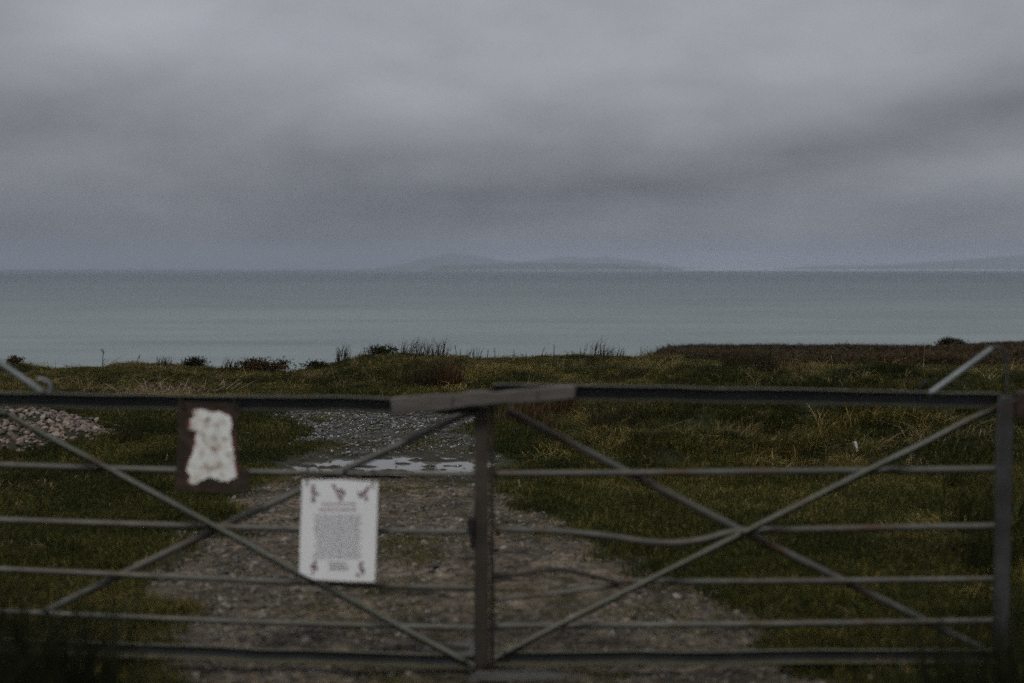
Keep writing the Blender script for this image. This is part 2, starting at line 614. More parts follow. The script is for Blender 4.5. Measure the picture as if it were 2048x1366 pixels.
m_water2 = m_water.copy()
m_water2.name = "muddy_puddle_water"
m_water2.node_tree.nodes['Principled BSDF'].inputs['Base Color'].default_value = (0.06, 0.056, 0.046, 1)
m_water2.node_tree.nodes['Principled BSDF'].inputs['Roughness'].default_value = 0.5
m_sea, t, b = mat_new("sea_water")
g = t.nodes.new('ShaderNodeNewGeometry')
g.name = 'geo'
sp = t.nodes.new('ShaderNodeSeparateXYZ')
t.links.new(g.outputs['Position'], sp.inputs[0])
mapn = t.nodes.new('ShaderNodeMapping')
mapn.inputs['Scale'].default_value = (0.35, 1.0, 1.0)
t.links.new(g.outputs['Position'], mapn.inputs[0])
# log distance keeps the streaks a similar size in view
inv = M_(t, 'DIVIDE', 1000.0, M_(t, 'MAXIMUM', sp.outputs[1], 50.0))
cx = t.nodes.new('ShaderNodeCombineXYZ')
t.links.new(M_(t, 'MULTIPLY', M_(t, 'MULTIPLY', sp.outputs[0], inv), 0.0012), cx.inputs[0])
t.links.new(M_(t, 'MULTIPLY', inv, 1.5), cx.inputs[1])
streak = noise(t, 3.0, 6, 0.6, 0.2, vec=cx.outputs[0])
wave = noise(t, 0.6, 5, 0.65, 0.1, vec=mapn.outputs[0])
# the water is a paler green-grey inshore than far out
nearness = t.nodes.new('ShaderNodeMapRange')
t.links.new(inv, nearness.inputs['Value'])
nearness.inputs['From Min'].default_value = 0.10
nearness.inputs['From Max'].default_value = 2.6
nearness.interpolation_type = 'SMOOTHERSTEP'
dcol = ramp(t, nearness.outputs[0], [(0.0, (0.025, 0.050, 0.056)), (0.07, (0.092, 0.132, 0.137)), (1.0, (0.200, 0.247, 0.250))])
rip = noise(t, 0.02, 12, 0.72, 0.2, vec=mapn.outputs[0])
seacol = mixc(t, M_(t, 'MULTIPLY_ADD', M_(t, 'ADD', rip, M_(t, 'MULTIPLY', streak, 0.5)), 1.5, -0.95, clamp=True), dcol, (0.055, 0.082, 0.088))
# a far belt of water below the hills, its bright shimmer painted as colour
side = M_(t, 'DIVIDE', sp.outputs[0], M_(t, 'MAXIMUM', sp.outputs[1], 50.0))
calm_sheen = M_(t, 'MULTIPLY', M_(t, 'MULTIPLY_ADD', side, 12.0, 0.9, clamp=True), M_(t, 'MULTIPLY_ADD', sp.outputs[1], 0.0006, -5.2, clamp=True))
t.links.new(mixc(t, calm_sheen, seacol, (0.42, 0.46, 0.48)), b.inputs['Base Color'])
b.inputs['Roughness'].default_value = 0.35
b.inputs['IOR'].default_value = 1.33
bump(t, b, wave, 0.6, 1.0)

m_hill, t, b = mat_new("far_hill_moor")
t.links.new(ramp(t, noise(t, 0.0015, 5), [(0.3, (0.03, 0.035, 0.03)), (0.7, (0.07, 0.06, 0.05))]), b.inputs['Base Color'])
b.inputs['Roughness'].default_value = 0.95


def metal_mat(name, base, rust=0.35, algae=0.3, rough=0.55):
    m, t, b = mat_new(name)
    n = noise(t, 9, 6, 0.65)
    colr = ramp(t, n, [(0.3, tuple(x * 0.6 for x in base)), (0.7, tuple(min(1, x * 1.25) for x in base))])
    colr = mixc(t, ramp(t, noise(t, 2.1, 5, 0.7, 0.3), [(0.42, (0, 0, 0)), (0.60, (.75, .75, .75))]), colr, tuple(x * 0.42 for x in base))
    rm = ramp(t, noise(t, 4.3, 6, 0.7, 0.5), [(0.62 - rust * 0.25, (0, 0, 0)), (0.72 - rust * 0.2, (1, 1, 1))])
    colr = mixc(t, rm, colr, (0.060, 0.032, 0.019))
    g = t.nodes['geo']
    s2 = t.nodes.new('ShaderNodeSeparateXYZ')
    t.links.new(g.outputs['Normal'], s2.inputs[0])
    am = M_(t, 'MULTIPLY', M_(t, 'MULTIPLY', M_(t, 'MAXIMUM', s2.outputs[2], 0.0), noise(t, 3.0, 4, 0.6)), algae * 2, clamp=True)
    colr = mixc(t, am, colr, (0.15, 0.14, 0.06))
    t.links.new(colr, b.inputs['Base Color'])
    b.inputs['Metallic'].default_value = 0.25
    b.inputs['Roughness'].default_value = rough
    bump(t, b, noise(t, 60, 4, 0.7), 0.3, 0.002)
    return m


m_galv = metal_mat("galvanised_tube", (0.110, 0.110, 0.100), 0.4, 0.22)
m_front = metal_mat("galvanised_angle", (0.165, 0.175, 0.165), 0.18, 0.35)
m_bright = metal_mat("bare_galvanised_strap", (0.20, 0.22, 0.23), 0.0, 0.05)
m_chan = metal_mat("shade_toned_channel_steel", (0.040, 0.042, 0.044), 0.10, 0.5)  # base darkened to carry the shade under the flanges
m_rusty = metal_mat("rusty_brown_steel", (0.060, 0.051, 0.038), 0.12, 0.1, 0.8)
m_stile = metal_mat("grey_painted_stile", (0.062, 0.063, 0.064), 0.05, 0.1)
m_dark = metal_mat("blackened_iron", (0.022, 0.020, 0.019), 0.4, 0.0, 0.7)

m_wood, t, b = mat_new("weathered_grey_wood")
mapw = t.nodes.new('ShaderNodeMapping')
mapw.inputs['Scale'].default_value = (3, 30, 30)
g = t.nodes.new('ShaderNodeNewGeometry')
g.name = 'geo'
t.links.new(g.outputs['Position'], mapw.inputs[0])
gr = noise(t, 1.5, 6, 0.65, 0.6, vec=mapw.outputs[0])
cw = ramp(t, gr, [(0.3, (0.055, 0.050, 0.044)), (0.55, (0.115, 0.110, 0.102)), (0.75, (0.18, 0.176, 0.168))])
cw = mixc(t, M_(t, 'MULTIPLY', noise(t, 6, 3), 0.55), cw, (0.09, 0.068, 0.05))
t.links.new(cw, b.inputs['Base Color'])
b.inputs['Roughness'].default_value = 0.9
bump(t, b, gr, 0.6, 0.004)


def flat_mat(name, stops, sc=14, rough=0.7, detail=5):
    m, t, b = mat_new(name)
    t.links.new(ramp(t, noise(t, sc, detail, 0.65), stops), b.inputs['Base Color'])
    b.inputs['Roughness'].default_value = rough
    return m


m_plate = flat_mat("rusted_brown_plate", [(0.32, (0.012, 0.009, 0.006)), (0.55, (0.030, 0.018, 0.011)), (0.72, (0.075, 0.048, 0.026))], 22, 0.85)
m_redp = flat_mat("faded_red_paint", [(0.35, (0.09, 0.015, 0.012)), (0.7, (0.20, 0.05, 0.04))], 30)
m_peel = flat_mat("peeling_white_paint", [(0.34, (0.20, 0.12, 0.08)), (0.42, (0.60, 0.56, 0.50)), (0.55, (0.80, 0.82, 0.80))], 24, 0.6, 6)
m_notice = flat_mat("laminated_white_card", [(0.3, (0.80, 0.82, 0.83)), (0.7, (0.88, 0.89, 0.90))], 6, 0.4)
m_print = flat_mat("faded_grey_print", [(0.3, (0.30, 0.30, 0.34)), (0.7, (0.36, 0.36, 0.40))], 30)
m_emblem = flat_mat("plum_red_print", [(0.3, (0.10, 0.045, 0.075)), (0.7, (0.30, 0.18, 0.24))], 40)
m_head = flat_mat("faded_plum_lettering", [(0.3, (0.30, 0.22, 0.27)), (0.7, (0.38, 0.30, 0.34))], 40)
m_tie = flat_mat("black_plastic", [(0.3, (0.01, 0.01, 0.01)), (0.7, (0.02, 0.02, 0.02))], 30, 0.5)
m_white = flat_mat("off_white_scrap", [(0.3, (0.5, 0.5, 0.48)), (0.7, (0.65, 0.65, 0.62))], 30)

# ================================================================ ground
ys = np.concatenate([-np.geomspace(14, 900, 14)[::-1][:-1], np.linspace(-14, 3.5, 40, endpoint=False), np.arange(3.5, 17.5, 0.045), np.arange(17.5, 30, 0.09),
                     np.geomspace(30, 150, 90)])
nc = 420
uu = np.linspace(-1, 1, nc)
uu = uu * 0.55 + 0.45 * uu ** 5
half = 9.0 + np.maximum(ys, 0) * 0.62
XX = uu[None, :] * half[:, None]
side = np.geomspace(1.15, 60, 10)
XX = np.concatenate([-half[:, None] * side[None, ::-1], XX, half[:, None] * side[None, :]], 1)
nc = XX.shape[1]
YY = np.repeat(ys[:, None], nc, 1)
ZZ = hgt(XX, YY)
ZZ = ZZ + heap_h(XX, YY) * 0.92
# let the outermost edges fall away
verts = np.stack([XX, YY, ZZ], -1).reshape(-1, 3)
ii = np.arange(len(ys) - 1)[:, None] * nc + np.arange(nc - 1)[None, :]
quads = np.stack([ii, ii + 1, ii + nc + 1, ii + nc], -1).reshape(-1, 4)
ground = kind(grid_obj("ground", verts, quads, m_ground), 'structure')
a = ground.data.attributes.new('track', 'FLOAT', 'POINT')
a.data.foreach_set('value', track_mask(XX, YY).astype(np.float32).ravel())
a = ground.data.attributes.new('wet', 'FLOAT', 'POINT')
wet = sst(11.2, 12.0, YY) * .85 + .8 * sum(np.minimum(1, p * 1.5) for p in puddle_zone(XX, YY)[2:])
a.data.foreach_set('value', np.clip(wet, 0, .9).astype(np.float32).ravel())
hm = sst(27, 34, YY)
a = ground.data.attributes.new('heath', 'FLOAT', 'POINT')
a.data.foreach_set('value', hm.astype(np.float32).ravel())

# sea
SEA = -16.0
sy = np.geomspace(28, 46000, 60)
sv, sf = [], []
for i, y_ in enumerate(sy):
    for j in range(25):
        sv.append(((j / 12 - 1) * (120 + y_ * 0.8), y_, SEA))
for i in range(len(sy) - 1):
    for j in range(24):
        q = i * 25 + j
        sf.append((q, q + 1, q + 26, q + 25))
kind(mesh_obj("sea", sv, sf, m_sea), 'structure')


# far hills
def hills(name, prof, dist, depth, seed, nx=120, ny=14):
    prof = np.array(prof, float)
    pxs = np.linspace(prof[0, 0], prof[-1, 0], nx)
    v, f = [], []
    for j in range(ny):
        k = j / (ny - 1)
        y_ = dist + (k - 0.35) * depth
        shape = max(0.0, math.sin(math.pi * min(1, k / 0.7) / 2)) if k < 0.7 else math.cos((k - 0.7) / 0.3 * math.pi / 2)
        for px in pxs:
            x_ = (px - 1024) / F * dist
            top = (HZ - np.interp(px, prof[:, 0], prof[:, 1])) / F * dist
            rough = 1 + 0.25 * float(fbm(np.array(x_ / 900), np.array(y_ / 900), 4, seed)) * (1 - abs(k - 0.7))
            v.append((x_, y_, SEA - 0.8 + (top - SEA) * shape * rough))
    for j in range(ny - 1):
        for i in range(nx - 1):
            q = j * nx + i
            f.append((q, q + 1, q + nx + 1, q + nx))
    return kind(mesh_obj(name, v, f, m_hill, smooth=True), 'structure')


hills("hill", [(740, 536), (800, 527), (850, 512), (895, 504), (940, 508), (975, 514), (1005, 521), (1040, 522), (1080, 520),
               (1110, 513), (1150, 510), (1185, 514), (1225, 513), (1262, 519), (1310, 524), (1350, 530), (1380, 536)], 20000, 4200, 3)
hills("low_headland", [(855, 537), (880, 530), (960, 528), (1050, 526), (1150, 526), (1250, 527), (1300, 532), (1360, 537)], 12500, 1500, 8)
hills("coastal_hill", [(1600, 537), (1680, 531), (1780, 529), (1880, 526), (1960, 521), (2048, 512), (2300, 495), (2700, 480), (2900, 536)], 17000, 3000, 5)


# ================================================================ instanced ground cover ("stuff")
def blades_mesh(name, n, rad, hmin, hmax, w, lean, curve, mat, seed, dirbias=0.0, spread=1.0):
    r = random.Random(seed)
    v, f, bt = [], [], []
    for i in range(n):
        a_ = r.uniform(0, 2 * math.pi)
        q = math.sqrt(r.random()) * rad
        bx, by = q * math.cos(a_) * spread, q * math.sin(a_)
        h = r.uniform(hmin, hmax)
        la = r.uniform(0, 2 * math.pi)
        l = abs(r.gauss(0, lean)) * h
        dx, dy = math.cos(la) * l + dirbias * h, math.sin(la) * l
        cx_, cy_ = dx * curve, dy * curve
        wa = r.uniform(0, math.pi)
        ww = w * r.uniform(0.6, 1.4)
        ox, oy = math.cos(wa) * ww / 2, math.sin(wa) * ww / 2
        b0 = len(v)
        v += [(bx - ox, by - oy, -0.02), (bx + ox, by + oy, -0.02),
              (bx + dx * .45 - ox * .8, by + dy * .45 - oy * .8, h * 0.6), (bx + dx * .45 + ox * .8, by + dy * .45 + oy * .8, h * 0.6),
              (bx + dx + cx_, by + dy + cy_, h * (1 - 0.35 * min(1, abs(curve) * l / h)))]
        f += [(b0, b0 + 1, b0 + 3, b0 + 2), (b0 + 2, b0 + 3, b0 + 4)]
        t_ = r.random() ** 1.6
        bt += [t_ * .8, t_ * .8, t_, t_, min(1, t_ + .1)]
    me = bpy.data.meshes.new(name)
    me.from_pydata(v, [], f)
    at = me.attributes.new('bt', 'FLOAT', 'POINT')
    at.data.foreach_set('value', bt)
    me.materials.append(mat)
    return me


def stone_mesh(name, seed, mat, flat=0.6, sub=1):
    r = random.Random(seed)
    bm = bmesh.new()
    bmesh.ops.create_icosphere(bm, subdivisions=sub, radius=0.5)
    for v_ in bm.verts:
        k = 1 + r.uniform(-0.22, 0.18)
        v_.co = Vector((v_.co.x * k * 1.15, v_.co.y * k * 0.9, v_.co.z * k * flat))
    me = bpy.data.meshes.new(name)
    bm.to_mesh(me)
    bm.free()
    me.materials.append(mat)
    return me


def scatter(name, meshes, pos, rot, scl, tintv, label=None, cat=None, knd='stuff'):
    """one object: its points carry instances of the given meshes through geometry nodes"""
    n = len(pos)
    me = bpy.data.meshes.new(name)
    me.vertices.add(n)
    me.vertices.foreach_set('co', np.asarray(pos, np.float32).ravel())
    for nm, ty, arr in (('rot', 'FLOAT_VECTOR', rot), ('scl', 'FLOAT_VECTOR', scl)):
        at = me.attributes.new(nm, ty, 'POINT')
        at.data.foreach_set('vector', np.asarray(arr, np.float32).ravel())
    at = me.attributes.new('tint', 'FLOAT', 'POINT')
    at.data.foreach_set('value', np.asarray(tintv, np.float32))
    at = me.attributes.new('idx', 'INT', 'POINT')
    at.data.foreach_set('value', rng.integers(0, len(meshes), n).astype(np.int32))
    for m in meshes[0].materials:
        me.materials.append(m)
    o = bpy.data.objects.new(name, me)
    COL.objects.link(o)
    src = bpy.data.collections.new(name + "_kinds")
    for i, m in enumerate(meshes):
        src.objects.link(bpy.data.objects.new("%s_piece_%d" % (name, i), m))
    ng = bpy.data.node_groups.new(name + "_scatter", 'GeometryNodeTree')
    ng.interface.new_socket('Geometry', in_out='INPUT', socket_type='NodeSocketGeometry')
    ng.interface.new_socket('Geometry', in_out='OUTPUT', socket_type='NodeSocketGeometry')
    gi, go = ng.nodes.new('NodeGroupInput'), ng.nodes.new('NodeGroupOutput')
    iop = ng.nodes.new('GeometryNodeInstanceOnPoints')
    ci = ng.nodes.new('GeometryNodeCollectionInfo')
    ci.inputs['Collection'].default_value = src
    ci.inputs['Separate Children'].default_value = True
    ci.inputs['Reset Children'].default_value = True
    iop.inputs['Pick Instance'].default_value = True

    def na(nm, ty):
        q = ng.nodes.new('GeometryNodeInputNamedAttribute')
        q.data_type = ty
        q.inputs['Name'].default_value = nm
        return q.outputs['Attribute']
    L = ng.links.new
    L(gi.outputs[0], iop.inputs['Points'])
    L(ci.outputs[0], iop.inputs['Instance'])
    L(na('idx', 'INT'), iop.inputs['Instance Index'])
    e2r = ng.nodes.new('FunctionNodeEulerToRotation')
    L(na('rot', 'FLOAT_VECTOR'), e2r.inputs[0])
    L(e2r.outputs[0], iop.inputs['Rotation'])
    L(na('scl', 'FLOAT_VECTOR'), iop.inputs['Scale'])
    L(iop.outputs[0], go.inputs[0])
    md = o.modifiers.new('scatter', 'NODES')
    md.node_group = ng
    o['kind'] = knd
    if label:
        o['label'] = label
        o['category'] = cat
    return o


def sample(n, y0, y1, pad=0.8, power=1.0):
    """points over the wedge of land in front of the gate, denser near"""
    y = y0 + (y1 - y0) * rng.random(n) ** power
    hw = y * 0.40 + pad
    x = (rng.random(n) * 2 - 1) * hw
    return x, y


def rough_mask(x, y):
    a_ = x / np.maximum(y, 1)
    nz = fbm(x * .8, y * .8, 3, 91)
    right = sst(10.7, 11.7, y + nz * 1.5 - 0.25 * np.clip(x - 1.5, 0, 3)) * sst(0.005, 0.05, a_ + nz * .03)
    crest = sst(18.4, 20.0, y + nz)
    leftr = sst(15.5, 18.0, y + nz * 1.5) * sst(-0.16, -0.2, a_ + nz * 0.02)
    verge = sst(2.25, 2.7, x + nz * .8) * sst(9.4, 8.6, y + nz)
    return np.clip(right + crest + leftr + verge, 0, 1)


# short turf
turf_m = [blades_mesh("turf_patch", 150, 0.17, 0.012, 0.045, 0.0035, 0.5, 0.5, m_turf, 100 + i) for i in range(4)]
x, y = sample(40000, 4.6, 26.5, 0.8, 0.85)
keep = (rng.random(len(x)) > track_mask(x, y) * 1.03) & (rng.random(len(x)) > rough_mask(x, y) * 0.25) & (heap_h(x, y) < 0.03)
for p in puddle_zone(x, y):
    keep &= p < 0.25
x, y = x[keep], y[keep]
n = len(x)
tv = np.clip(0.45 + 0.9 * fbm(x * .55, y * .8, 4, 201) + rough_mask(x, y) * (1.9 * fbm(x * 2.4, y * 2.0, 3, 233) + .10) + 0.25 * rng.standard_normal(n) * .5, 0, 1)  # mossy patches; on the rough bank tint also paints dark hollows, light tops
yel = sst(0.05, 0.22, fbm(x * 1.1, y * 1.6, 3, 222)) * (x < 1)
tv = np.clip(tv * .85 + .06 + yel * .45 + .55 * fbm(x * 3.5, y * 3.0, 2, 231), 0, 1)
scatter("turf", turf_m, np.stack([x, y, hgt(x, y)], -1), np.stack([rng.normal(0, .1, n), rng.normal(0, .1, n), rng.random(n) * 6.28], -1),
        np.stack([rng.uniform(.8, 1.3, n)] * 2 + [rng.uniform(.6, 1.35, n)], -1), tv)
# moss and weeds growing in the track
x, y = sample(16000, 4.8, 18.5, 0)
tmk = track_mask(x, y)
mz = fbm(x * 1.4, y * 2.2, 4, 303)
spot = np.exp(-(((x + 0.78) / .33) ** 2 + ((y - 8.7) / .28) ** 2))
fr = sst(13.0, 13.6, y) * 0.75 + sst(11.6, 11.3, y) * sst(10.6, 11.0, y) * .3
keep = (tmk > .5) & (rng.random(len(x)) < np.clip(sst(0.02, 0.25, mz) * (0.20 + fr) + spot * 1.4, 0, 1))
for p in puddle_zone(x, y):
    keep &= p < 0.3
x, y = x[keep], y[keep]
n = len(x)
scatter("moss", turf_m, np.stack([x, y, hgt(x, y) - .006], -1), np.stack([np.zeros(n), np.zeros(n), rng.random(n) * 6.28], -1),
        np.stack([rng.uniform(.5, 1.0, n)] * 2 + [rng.uniform(.35, .8, n)], -1), rng.uniform(.6, 1.0, n))
# rough grass
rough_m = [blades_mesh("rough_patch", 120, 0.17, 0.03, 0.12, 0.0045, 0.85, 0.9, m_rough, 140 + i, 0.25) for i in range(5)]
x, y = sample(30000, 5, 27.5, 1.0, 0.9)
rm_ = rough_mask(x, y)
keep = (rng.random(len(x)) < rm_ * np.clip(.55 + 2.2 * fbm(x * 1.6, y * 1.3, 3, 471), .08, 1)) & (rng.random(len(x)) > track_mask(x, y) * 1.2) & (heap_h(x, y) < 0.02)
x, y = x[keep], y[keep]
n = len(x)
tv = np.clip(0.40 + 1.5 * fbm(x * .9, y * 1.1, 4, 401) + 1.1 * fbm(x * 3.2, y * 2.8, 3, 409), 0, 1)  # dead and green mix, its contrast also standing in for shade on hummocks
hs = np.clip(0.62 + 1.2 * fbm(x * 1.2, y * 1.2, 3, 444), .2, 1.4) * np.where(y > 22, .45, 1)
scatter("rough_grass", rough_m, np.stack([x, y, hgt(x, y)], -1), np.stack([rng.normal(0, .18, n), rng.normal(0, .18, n), rng.normal(0.2, 1.2, n)], -1),
        np.stack([rng.uniform(.8, 1.25, n)] * 2 + [hs], -1), tv)
# heather and moor grass on the far slope
heath_m = [blades_mesh("heather_patch", 110, 0.5, 0.06, 0.24, 0.022, 0.7, 0.6, m_heathb, 170 + i) for i in range(3)]
x, y = sample(26000, 25.5, 84, 2, 1.0)
keep = x / y > 0.095
x, y = x[keep], y[keep]
n = len(x)
tv = np.clip(0.42 + 1.9 * fbm(x * .14, y * .06, 4, 501), 0, 1)
scatter("heather", heath_m, np.stack([x, y, hgt(x, y)], -1), np.stack([rng.normal(0, .1, n), rng.normal(0, .1, n), rng.random(n) * 6.28], -1),
        np.stack([rng.uniform(.8, 1.4, n)] * 2 + [np.clip(.7 + fbm(x * .4, y * .4, 2, 5), .25, 1.3)], -1), tv)
# fine dry straws among the rough grass
straw_m = [blades_mesh("straw_wisp", 7, 0.06, 0.05, 0.16, 0.004, 0.9, 0.8, m_straw, 190 + i, 0.3) for i in range(5)]
x, y = sample(11000, 9, 26, 0.5)
nz = fbm(x * .9, y * 1.0, 3, 601)
keep = (rng.random(len(x)) < rough_mask(x, y) * sst(-0.05, 0.3, nz)) & (track_mask(x, y) < .3)
x, y = x[keep], y[keep]
n = len(x)
scatter("dry_straw", straw_m, np.stack([x, y, hgt(x, y)], -1), np.stack([rng.normal(0, .3, n), rng.normal(0, .3, n), rng.normal(0, 1.2, n)], -1),
        np.stack([rng.uniform(.6, 1.2, n)] * 3, -1), rng.random(n))

straw_s = [blades_mesh("short_straw_wisp", 5, 0.05, 0.03, 0.09, 0.004, 0.9, 0.8, m_straw, 195 + i, 0.2) for i in range(4)]
x, y = sample(22000, 5.5, 25, 0.5)
nz = fbm(x * 1.1, y * 1.2, 3, 611)
keep = (rng.random(len(x)) < sst(-0.02, 0.35, nz) * .75 + .05 + .6 * rough_mask(x, y)) & (track_mask(x, y) < .3) & (heap_h(x, y) < .02)
x, y = x[keep], y[keep]
n = len(x)
scatter("short_straw", straw_s, np.stack([x, y, hgt(x, y)], -1), np.stack([rng.normal(0, .3, n), rng.normal(0, .3, n), rng.random(n) * 6.28], -1),
        np.stack([rng.uniform(.5, 1.1, n)] * 3, -1), rng.random(n) * .6)

# gravel
gm = [stone_mesh("gravel_piece", 300 + i, m_gravel, 0.55) for i in range(4)]
x, y = sample(42000, 4.4, 12.2, 0, 0.9)
keep = (rng.random(len(x)) < track_mask(x, y) * np.clip(.55 + 1.2 * fbm(x * .9, y * .9, 3, 701), .08, 1))
x, y = x[keep], y[keep]
n = len(x)
s = np.clip(rng.lognormal(math.log(.0150), .55, n), .005, .055)
scatter("gravel", gm, np.stack([x, y, hgt(x, y) + s * .08], -1), np.stack([rng.normal(0, .3, n), rng.normal(0, .3, n), rng.random(n) * 6.28], -1),
        np.stack([s, s, s], -1), rng.random(n))
wm = [stone_mesh("wet_gravel_piece", 320 + i, m_wetstone, 0.5) for i in range(4)]
x, y = sample(85000, 11.3, 18.8, 0, 1.0)
wd = sst(-.55, .10, fbm(x * 1.4, y * 2.2, 4, 305)) * np.clip(.75 + 1.0 * fbm(x * 1.1, y * .9, 3, 711), .15, 1) * sst(11.3, 12.0, y)
pz = puddle_zone(x, y)[0]
keep = (rng.random(len(x)) < track_mask(x, y) * wd * (1 - .8 * sst(.3, .6, pz)))
x, y = x[keep], y[keep]
n = len(x)
s = np.clip(rng.lognormal(math.log(.0165), .50, n), .006, .06)
scatter("wet_gravel", wm, np.stack([x, y, hgt(x, y) + s * .12], -1), np.stack([rng.normal(0, .35, n), rng.normal(0, .35, n), rng.random(n) * 6.28], -1),
        np.stack([s, s, s], -1), rng.random(n))

# puddles
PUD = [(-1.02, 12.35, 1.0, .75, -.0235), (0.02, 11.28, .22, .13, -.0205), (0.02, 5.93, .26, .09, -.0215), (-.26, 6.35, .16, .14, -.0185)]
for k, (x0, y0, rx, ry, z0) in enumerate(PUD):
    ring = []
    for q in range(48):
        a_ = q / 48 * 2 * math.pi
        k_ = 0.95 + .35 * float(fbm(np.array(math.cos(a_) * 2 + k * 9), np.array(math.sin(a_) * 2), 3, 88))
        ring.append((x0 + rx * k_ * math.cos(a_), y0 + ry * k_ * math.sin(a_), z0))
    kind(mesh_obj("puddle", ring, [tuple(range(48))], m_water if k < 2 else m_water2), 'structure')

# ================================================================ stone heap
heap = thing("stone_heap", "heap of pinkish grey beach stones on the grass at the left edge", "stones", (HEAP[0], HEAP[1], 0))
sm = [stone_mesh("heap_stone_shape", 500 + i, m_heapstone, 0.6, 1) for i in range(6)]
cand = []
tries = 0
while len(cand) < 3400 and tries < 40000:
    tries += 1
    x_ = HEAP[0] + random.uniform(-1.9, 2.2)
    y_ = HEAP[1] + random.uniform(-2.0, 1.6)
    hh = float(heap_h(np.array(x_), np.array(y_)))
    if hh <= 0.001 and random.random() > .10:
        continue
    if hh <= 0.001 and math.hypot(x_ - HEAP[0], y_ - HEAP[1]) > 2.15:
        continue
    s_ = random.choice((.040, .048, .058, .068, .080)) * random.uniform(.75, 1.15)
    cand.append((x_, y_, float(hgt(np.array(x_), np.array(y_))) + hh * .92 + s_ * .12, s_))


def seen(c_):
    return 1024 + F * c_[0] / c_[1] > -20 and c_[1] < HEAP[1] + .4


vis = sorted([c_ for c_ in cand if seen(c_)], key=lambda c_: -c_[3] / c_[1])
near, rest = vis[:300], vis[300:] + [c_ for c_ in cand if not seen(c_)]
for x_, y_, z_, s_ in near:
    o = bpy.data.objects.new("stone", random.choice(sm))
    COL.objects.link(o)
    o.parent = heap
    o.location = (x_ - HEAP[0], y_ - HEAP[1], z_)
    o.rotation_euler = (random.gauss(0, .4), random.gauss(0, .4), random.uniform(0, 6.28))
    o.scale = (s_, s_, s_)
mb_v, mb_f, bt = [], [], []
base_shapes = [([tuple(v_.co) for v_ in m.vertices], [tuple(p.vertices) for p in m.polygons]) for m in sm]
for x_, y_, z_, s_ in rest:
    vs, fs = random.choice(base_shapes)
    e = Euler((random.gauss(0, .4), random.gauss(0, .4), random.uniform(0, 6.28))).to_matrix()
    b0 = len(mb_v)
    q = random.random()
    for p in vs:
        w = e @ Vector(p) * s_
        mb_v.append((w.x + x_ - HEAP[0], w.y + y_ - HEAP[1], w.z + z_))
        bt.append(q)
    mb_f += [tuple(i + b0 for i in f_) for f_ in fs]
o = mesh_obj("smaller_stones", mb_v, mb_f, m_heapbed, heap)
at = o.data.attributes.new('bt', 'FLOAT', 'POINT')
at.data.foreach_set('value', bt)
o['kind'] = 'stuff'


# ================================================================ plants
def H(x_, y_):
    return float(hgt(np.array(float(x_)), np.array(float(y_))))


def plant_pos(px, y_):
    x_ = (px - 1024) / F * y_
    return (x_, y_, H(x_, y_))


def tuft(px, y_, label, h=0.4, rad=0.12, n=90, mat=None, lean=0.35, w=0.006, name="rush_tuft", cat="rush", group="rush tufts", seed=0, bias=0.15):
    me = blades_mesh(name, n, rad, h * .45, h, w, lean, 0.25, mat or m_rush, 1000 + seed, bias)
    o = bpy.data.objects.new(name, me)
    COL.objects.link(o)
    o.location = plant_pos(px, y_)
    tag(o, label, cat, group)
    return o


T = [
    (684, 24.6, "spiky rush tuft on the left shoulder of the grassy mound", .38, .14, 46, m_rush),
    (738, 24.7, "thin rush tuft just left of the dark bush on the mound top", .30, .14, 30, m_rush),
    (826, 24.8, "tallest rush tuft on the mound, right of the dark bush", .36, .26, 80, m_rush),
    (866, 24.7, "dense leaning rush tuft at the right end of the mound top", .38, .24, 90, m_rush),
    (945, 24.8, "small pair of rush spikes right of the mound top", .26, .12, 22, m_rush),
    (465, 24.4, "low rush tuft on the left skyline between two gorse bushes", .26, .2, 60, m_rush),
    (325, 24.4, "low dark rush tuft on the left skyline beside the small gorse", .24, .16, 50, m_rush),
    (1185, 24.7, "sparse tall rushes on the middle skyline", .42, .30, 26, m_rush),
    (1222, 24.6, "bushy leaning rush tuft on the middle skyline", .26, .24, 70, m_rush),
    (1290, 24.7, "single sparse rush tuft at the right end of the middle skyline", .26, .16, 12, m_rush),
    (845, 19.9, "dark rush clump on the mound foot above the wooden plank", .40, .30, 170, m_rush),
    (893, 19.9, "red brown rush clump on the mound foot above the wooden plank", .45, .24, 170, m_rushred),
    (1108, 16.2, "tall russet rush clump behind the gate, right of the middle post", .46, .26, 170, m_rushred),
    (1040, 15.6, "low russet rush clump just right of the middle post top", .30, .26, 120, m_rushred),
    (1100, 14.2, "small dark red rush clump on the turf below the tall russet one", .26, .13, 70, m_rushred),
    (1265, 19.8, "dark rush clump on the bank above the right top rail", .38, .30, 130, m_rush),
    (1345, 15.6, "brown rush clump in the rough grass right of centre", .36, .34, 170, m_rush),
    (1225, 14.2, "brown green rush clump left of the orange grass tussock", .34, .26, 130, m_rush),
    (1500, 21.0, "large dark rush clump on the bank near the heather slope", .36, .42, 260, m_rush),
    (1560, 21.5, "brown rush clump beside the large dark one on the bank", .28, .40, 160, m_rushred),
    (253, 13.6, "dark rush tuft in the turf between stone heap and rusty sign", .34, .16, 90, m_rush),
    (1975, 8.6, "tall green tuft at the foot of the right hanging stile", .42, .26, 120, m_rough),
    (2035, 7.6, "tall green tuft at the right edge of the photo", .45, .26, 120, m_rough),
]
for i, (px, y_, lb, h_, rad, n_, mt) in enumerate(T):
    tuft(px, y_, lb, h_ * 1.12, rad, int(n_ * 2.2) if (rad > .18 and y_ < 21.2) else n_, mt, seed=i, w=0.0060 if y_ < 20 else 0.011)

